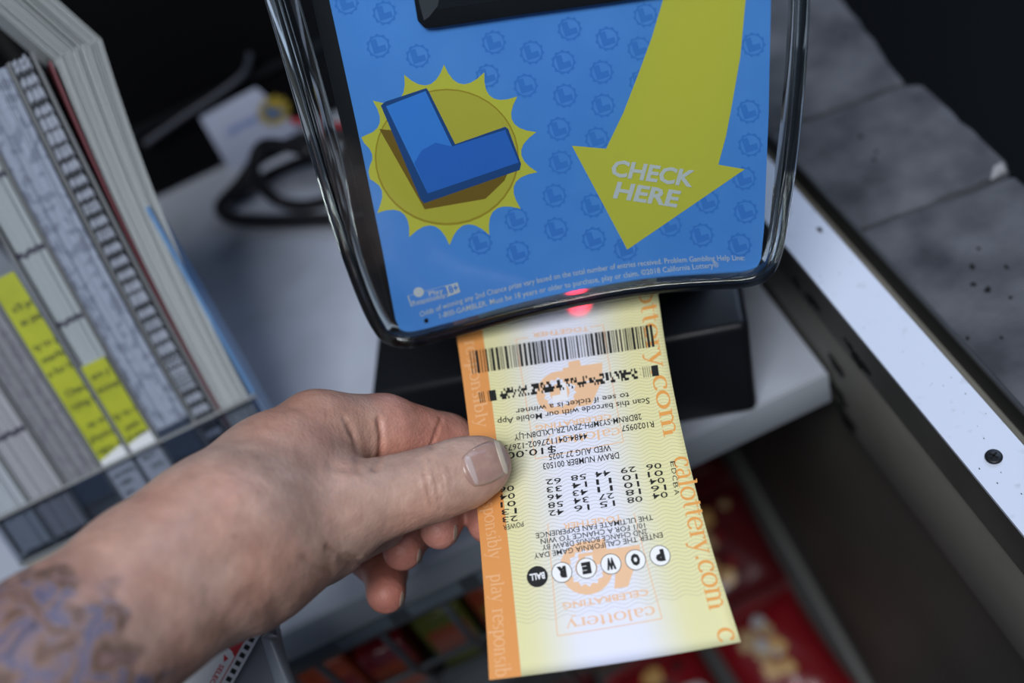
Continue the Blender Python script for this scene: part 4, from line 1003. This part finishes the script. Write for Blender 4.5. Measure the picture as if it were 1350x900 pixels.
M_red = mat('red foil', (.14, .005, .008), .25, .6, coat=.4); M_wf = mat('white foil print', (.30, .30, .31), .3); M_gold = mat('snack gold print', (.38, .22, .07), .4); M_org = mat('orange foil', (.24, .036, .008), .3); M_ylw = mat('yellow foil', (.24, .16, .012), .3); M_blu = mat('blue foil', (.02, .04, .16), .3); M_grn = mat('olive foil', (.09, .10, .012), .3); M_dk = mat('dark red foil', (.06, .005, .007), .3); M_tan = mat('tan snack', (.26, .17, .08), .6)
G = 'snack bags on the sloped shelf'
rows_ = [  # label, x, along the slope, turn, colours
 ('glossy red snack bag with tan chips leaning near the steel shelf side', .082, -.050, .25, M_red, [M_tan, M_gold, M_wf], 0),
 ('dark red snack bag with a cracker picture below the corner of the ticket', .082, -.150, -.1, M_dk, [M_tan, M_red, M_gold], 0),
 ('red and white snack bag lying under the loose end of the ticket', -.008, -.050, .3, M_red, [M_wf, M_dk, M_gold], 0),
 ('red and gold snack bag lying deepest under the counter', .080, -.250, .1, M_dk, [M_gold, M_tan], 0),
 ('maroon snack bag with white stripes beside the wire rack', -.100, -.060, -.2, M_dk, [M_wf, M_gold, M_red], 0),
 ('brown snack bag with gold print behind the red and white bag', -.012, -.152, -.15, mat('brown foil', (.05, .022, .01), .3), [M_gold, M_tan, M_red], 0)]
for k, (lb, x_, t_, tw, ma, mb, _) in enumerate(rows_):
    snack(lb, sO+np.array([x_, 0, 0])+sd*t_, (1, tw*.35, 0), .078, .092, .034, ma, mb, G, 9, k+1)
# boxes of sweets in the wire rack on the left
RY, RZ = YF+.010, -.075
ra = root_at('wire_rack', 'grey wire rack with a flat price rail under the counter front', 'rack', (-.08, RY, RZ))
M_wire = mat('grey wire', (.07, .08, .09), .4, .5, .3)
def onr(x, y): return ony(x, y, RY)
ra0, ra1 = onr(372, 862), onr(640, 758)
box('price_rail', (-.30, RY, ra1[2]-.009), (ra1[0]+.012, RY+.003, ra1[2]+.010), mat('price rail grey', (.06, .07, .08), .35), ra, .0008)
for k in range(5): box('price_tag', (-.148+k*.040, RY-.0008, ra1[2]-.004), (-.118+k*.040, RY-.0001, ra1[2]+.007), mat('price tag', (.15, .18, .21), .4), ra)
zr = ra1[2]-.012
for k, x in enumerate([-.20, -.165, -.128, -.092, -.055]):
    tube('divider_wire', [np.array([x, RY+.002, zr]), np.array([x, RY+.004, zr-.05]), np.array([x, RY+.02, zr-.10]), np.array([x, RY+.20, zr-.12])], .0022, M_wire, ra, seg=8)
for z in (-.055, -.10): tube('cross_wire', [np.array([-.30, RY+.006 if z > -.09 else RY+.02, zr+z]), np.array([ra1[0]+.01, RY+.006 if z > -.09 else RY+.02, zr+z])], .0018, M_wire, ra, seg=8)
box('end_panel', (ra1[0]+.006, RY+.004, zr-.17), (ra1[0]+.0075, RY+.16, zr+.004), mat('grey end panel', (.085, .088, .092), .45), ra)
box('rack_floor', (-.30, RY+.012, zr-.128), (ra1[0]+.0058, RY+.21, zr-.1245), M_wire, ra)
def carton(label, x, y, w, d, h, m, m2, rot):
    z = zr-.1240; o = root_at('snack_carton', label, 'snack', (x, y, z), 'snack cartons in the wire rack')
    c_, s_ = math.cos(rot), math.sin(rot); ax = (np.array([x, y, z]), np.array([c_, s_, 0]), np.array([-s_, c_, 0]), ZZ)
    box('carton', (-w/2, -d/2, 0), (w/2, d/2, h), m, o, .0015, ax)
    box('printed_panel', (-w*.38, -d*.38, h), (w*.30, d*.2, h+.0004), m2, o, 0, ax)
    box('printed_panel', (-w*.40, -d/2-.0004, h*.25), (w*.40, -d/2, h*.75), m2, o, 0, ax)
carton('orange red carton at the end of the wire rack', -.182, RY+.075, .030, .09, .075, M_org, M_red, .02)
carton('red carton next to the orange red one in the wire rack', -.147, RY+.07, .030, .085, .068, M_red, M_org, 0)
carton('olive and orange carton in the middle of the wire rack', -.110, RY+.08, .031, .09, .066, M_grn, M_org, 0)
carton('yellow and red carton beside the olive one in the wire rack', -.0735, RY+.078, .031, .09, .072, M_org, M_ylw, 0)
carton('dark blue carton with a yellow panel by the grey end panel', -.040, RY+.075, .024, .08, .060, M_blu, M_ylw, 0)

# ------------------------------------------------------------------ play slip in the small grey stand
g0 = P(345, 833, .408); gN = np.array([-.25, -.62, .74]); gN /= np.linalg.norm(gN)
def gp(x, y, off=0.0): return hit(x, y, g0+gN*off, gN)
gs = root_at('slip_stand', 'small grey stand fixed to the counter front holding one play slip', 'stand', g0-ZZ*.08)
M_gs = mat('grey stand plastic', (.17, .18, .215), .35); M_gs2 = mat('light grey stand edge', (.26, .29, .34), .35)
prism('back_plate', [gp(344, 834, -.0035), gp(357, 837, -.0035), gp(402, 985, -.0035), gp(150, 985, -.0035), gp(225, 860, -.0035)], -gN*.003, M_gs, gs, .0005)
prism('side_rail', [gp(352, 832, -.003), gp(368, 837, -.003), gp(425, 985, -.003), gp(398, 985, -.003)], gN*.006, M_gs2, gs, .001)
prism('mount_arm', [gp(352, 836, -.0068), gp(366, 840, -.0068), gp(380, 880, -.0068), gp(360, 880, -.0068)], np.array([0, YF-.0004-gp(366, 840, -.0068)[1], 0]), M_gs, gs)
ps = root_at('play_slip', 'red and white play slip with a row of black timing squares in the grey stand', 'play slip', gp(300, 900))
prism('paper', [gp(344, 835), gp(262, 980), (gp(130, 960)), gp(215, 800)], -gN*.0003, mat('slip paper', (.66, .66, .68), .5), ps)
e0, e1 = np.array([337, 841.]), np.array([258, 981.]); ed = (e1-e0)/np.linalg.norm(e1-e0); en = np.array([-ed[1], ed[0]])
if en[0] > 0: en = -en
for k in range(14):
    a = e0+ed*(k*12.0+1)+en*.5
    prism('timing_square', [gp(*(a), .0001), gp(*(a+ed*6.6), .0001), gp(*(a+ed*6.6+en*7.2), .0001), gp(*(a+en*7.2), .0001)], gN*.00005, I_blk, ps)
I_red = ink('red slip ink', (.52, .03, .035))
rb_ = e0+en*11
prism('red_panel', [gp(*(rb_-ed*2), .0001), gp(*(rb_+ed*36), .0001), gp(*(rb_+ed*30+en*8), .0001), gp(*(rb_+ed*26+en*26), .0001), gp(*(rb_+ed*34+en*80), .0001), gp(*(rb_-ed*10+en*80), .0001)], gN*.00005, I_red, ps)
prism('red_line', [gp(*(rb_+ed*36), .0001), gp(*(rb_+ed*150), .0001), gp(*(rb_+ed*150+en*1.2), .0001), gp(*(rb_+ed*36+en*1.2), .0001)], gN*.00005, I_red, ps)
tc_ = rb_+ed*42+en*11
prism('arrow_mark', [gp(*(tc_-en*4-ed*1), .0001), gp(*(tc_+en*4-ed*3), .0001), gp(*(tc_+ed*6-en*1), .0001)], gN*.00005, I_red, ps)
v, f = text_mesh('SELECT', .02); bs = rb_+ed*52+en*13
mesh_obj('lettering', [gp(*(bs+ed*q[0]*11-en*q[1]*9), .00015) for q in v], f, I_red, ps)
v, f = text_mesh('A', .02); bs = rb_+ed*10+en*18
mesh_obj('lettering', [gp(*(bs+ed*q[0]*9-en*q[1]*8), .00018) for q in v], f, M_leafw, ps)
v, f = text_mesh('7', .0); bs = rb_+ed*34+en*37
mesh_obj('lettering', [gp(*(bs+ed*q[0]*9-en*q[1]*8), .00015) for q in v], f, I_red, ps)
dc = rb_+ed*44+en*42
prism('pen_mark', [gp(*(dc+ed*4*math.cos(t)+en*3*math.sin(t)), .0001) for t in np.linspace(0, 6.28, 10, endpoint=False)], gN*.00005, ink('blue pen', (.02, .03, .22)), ps)
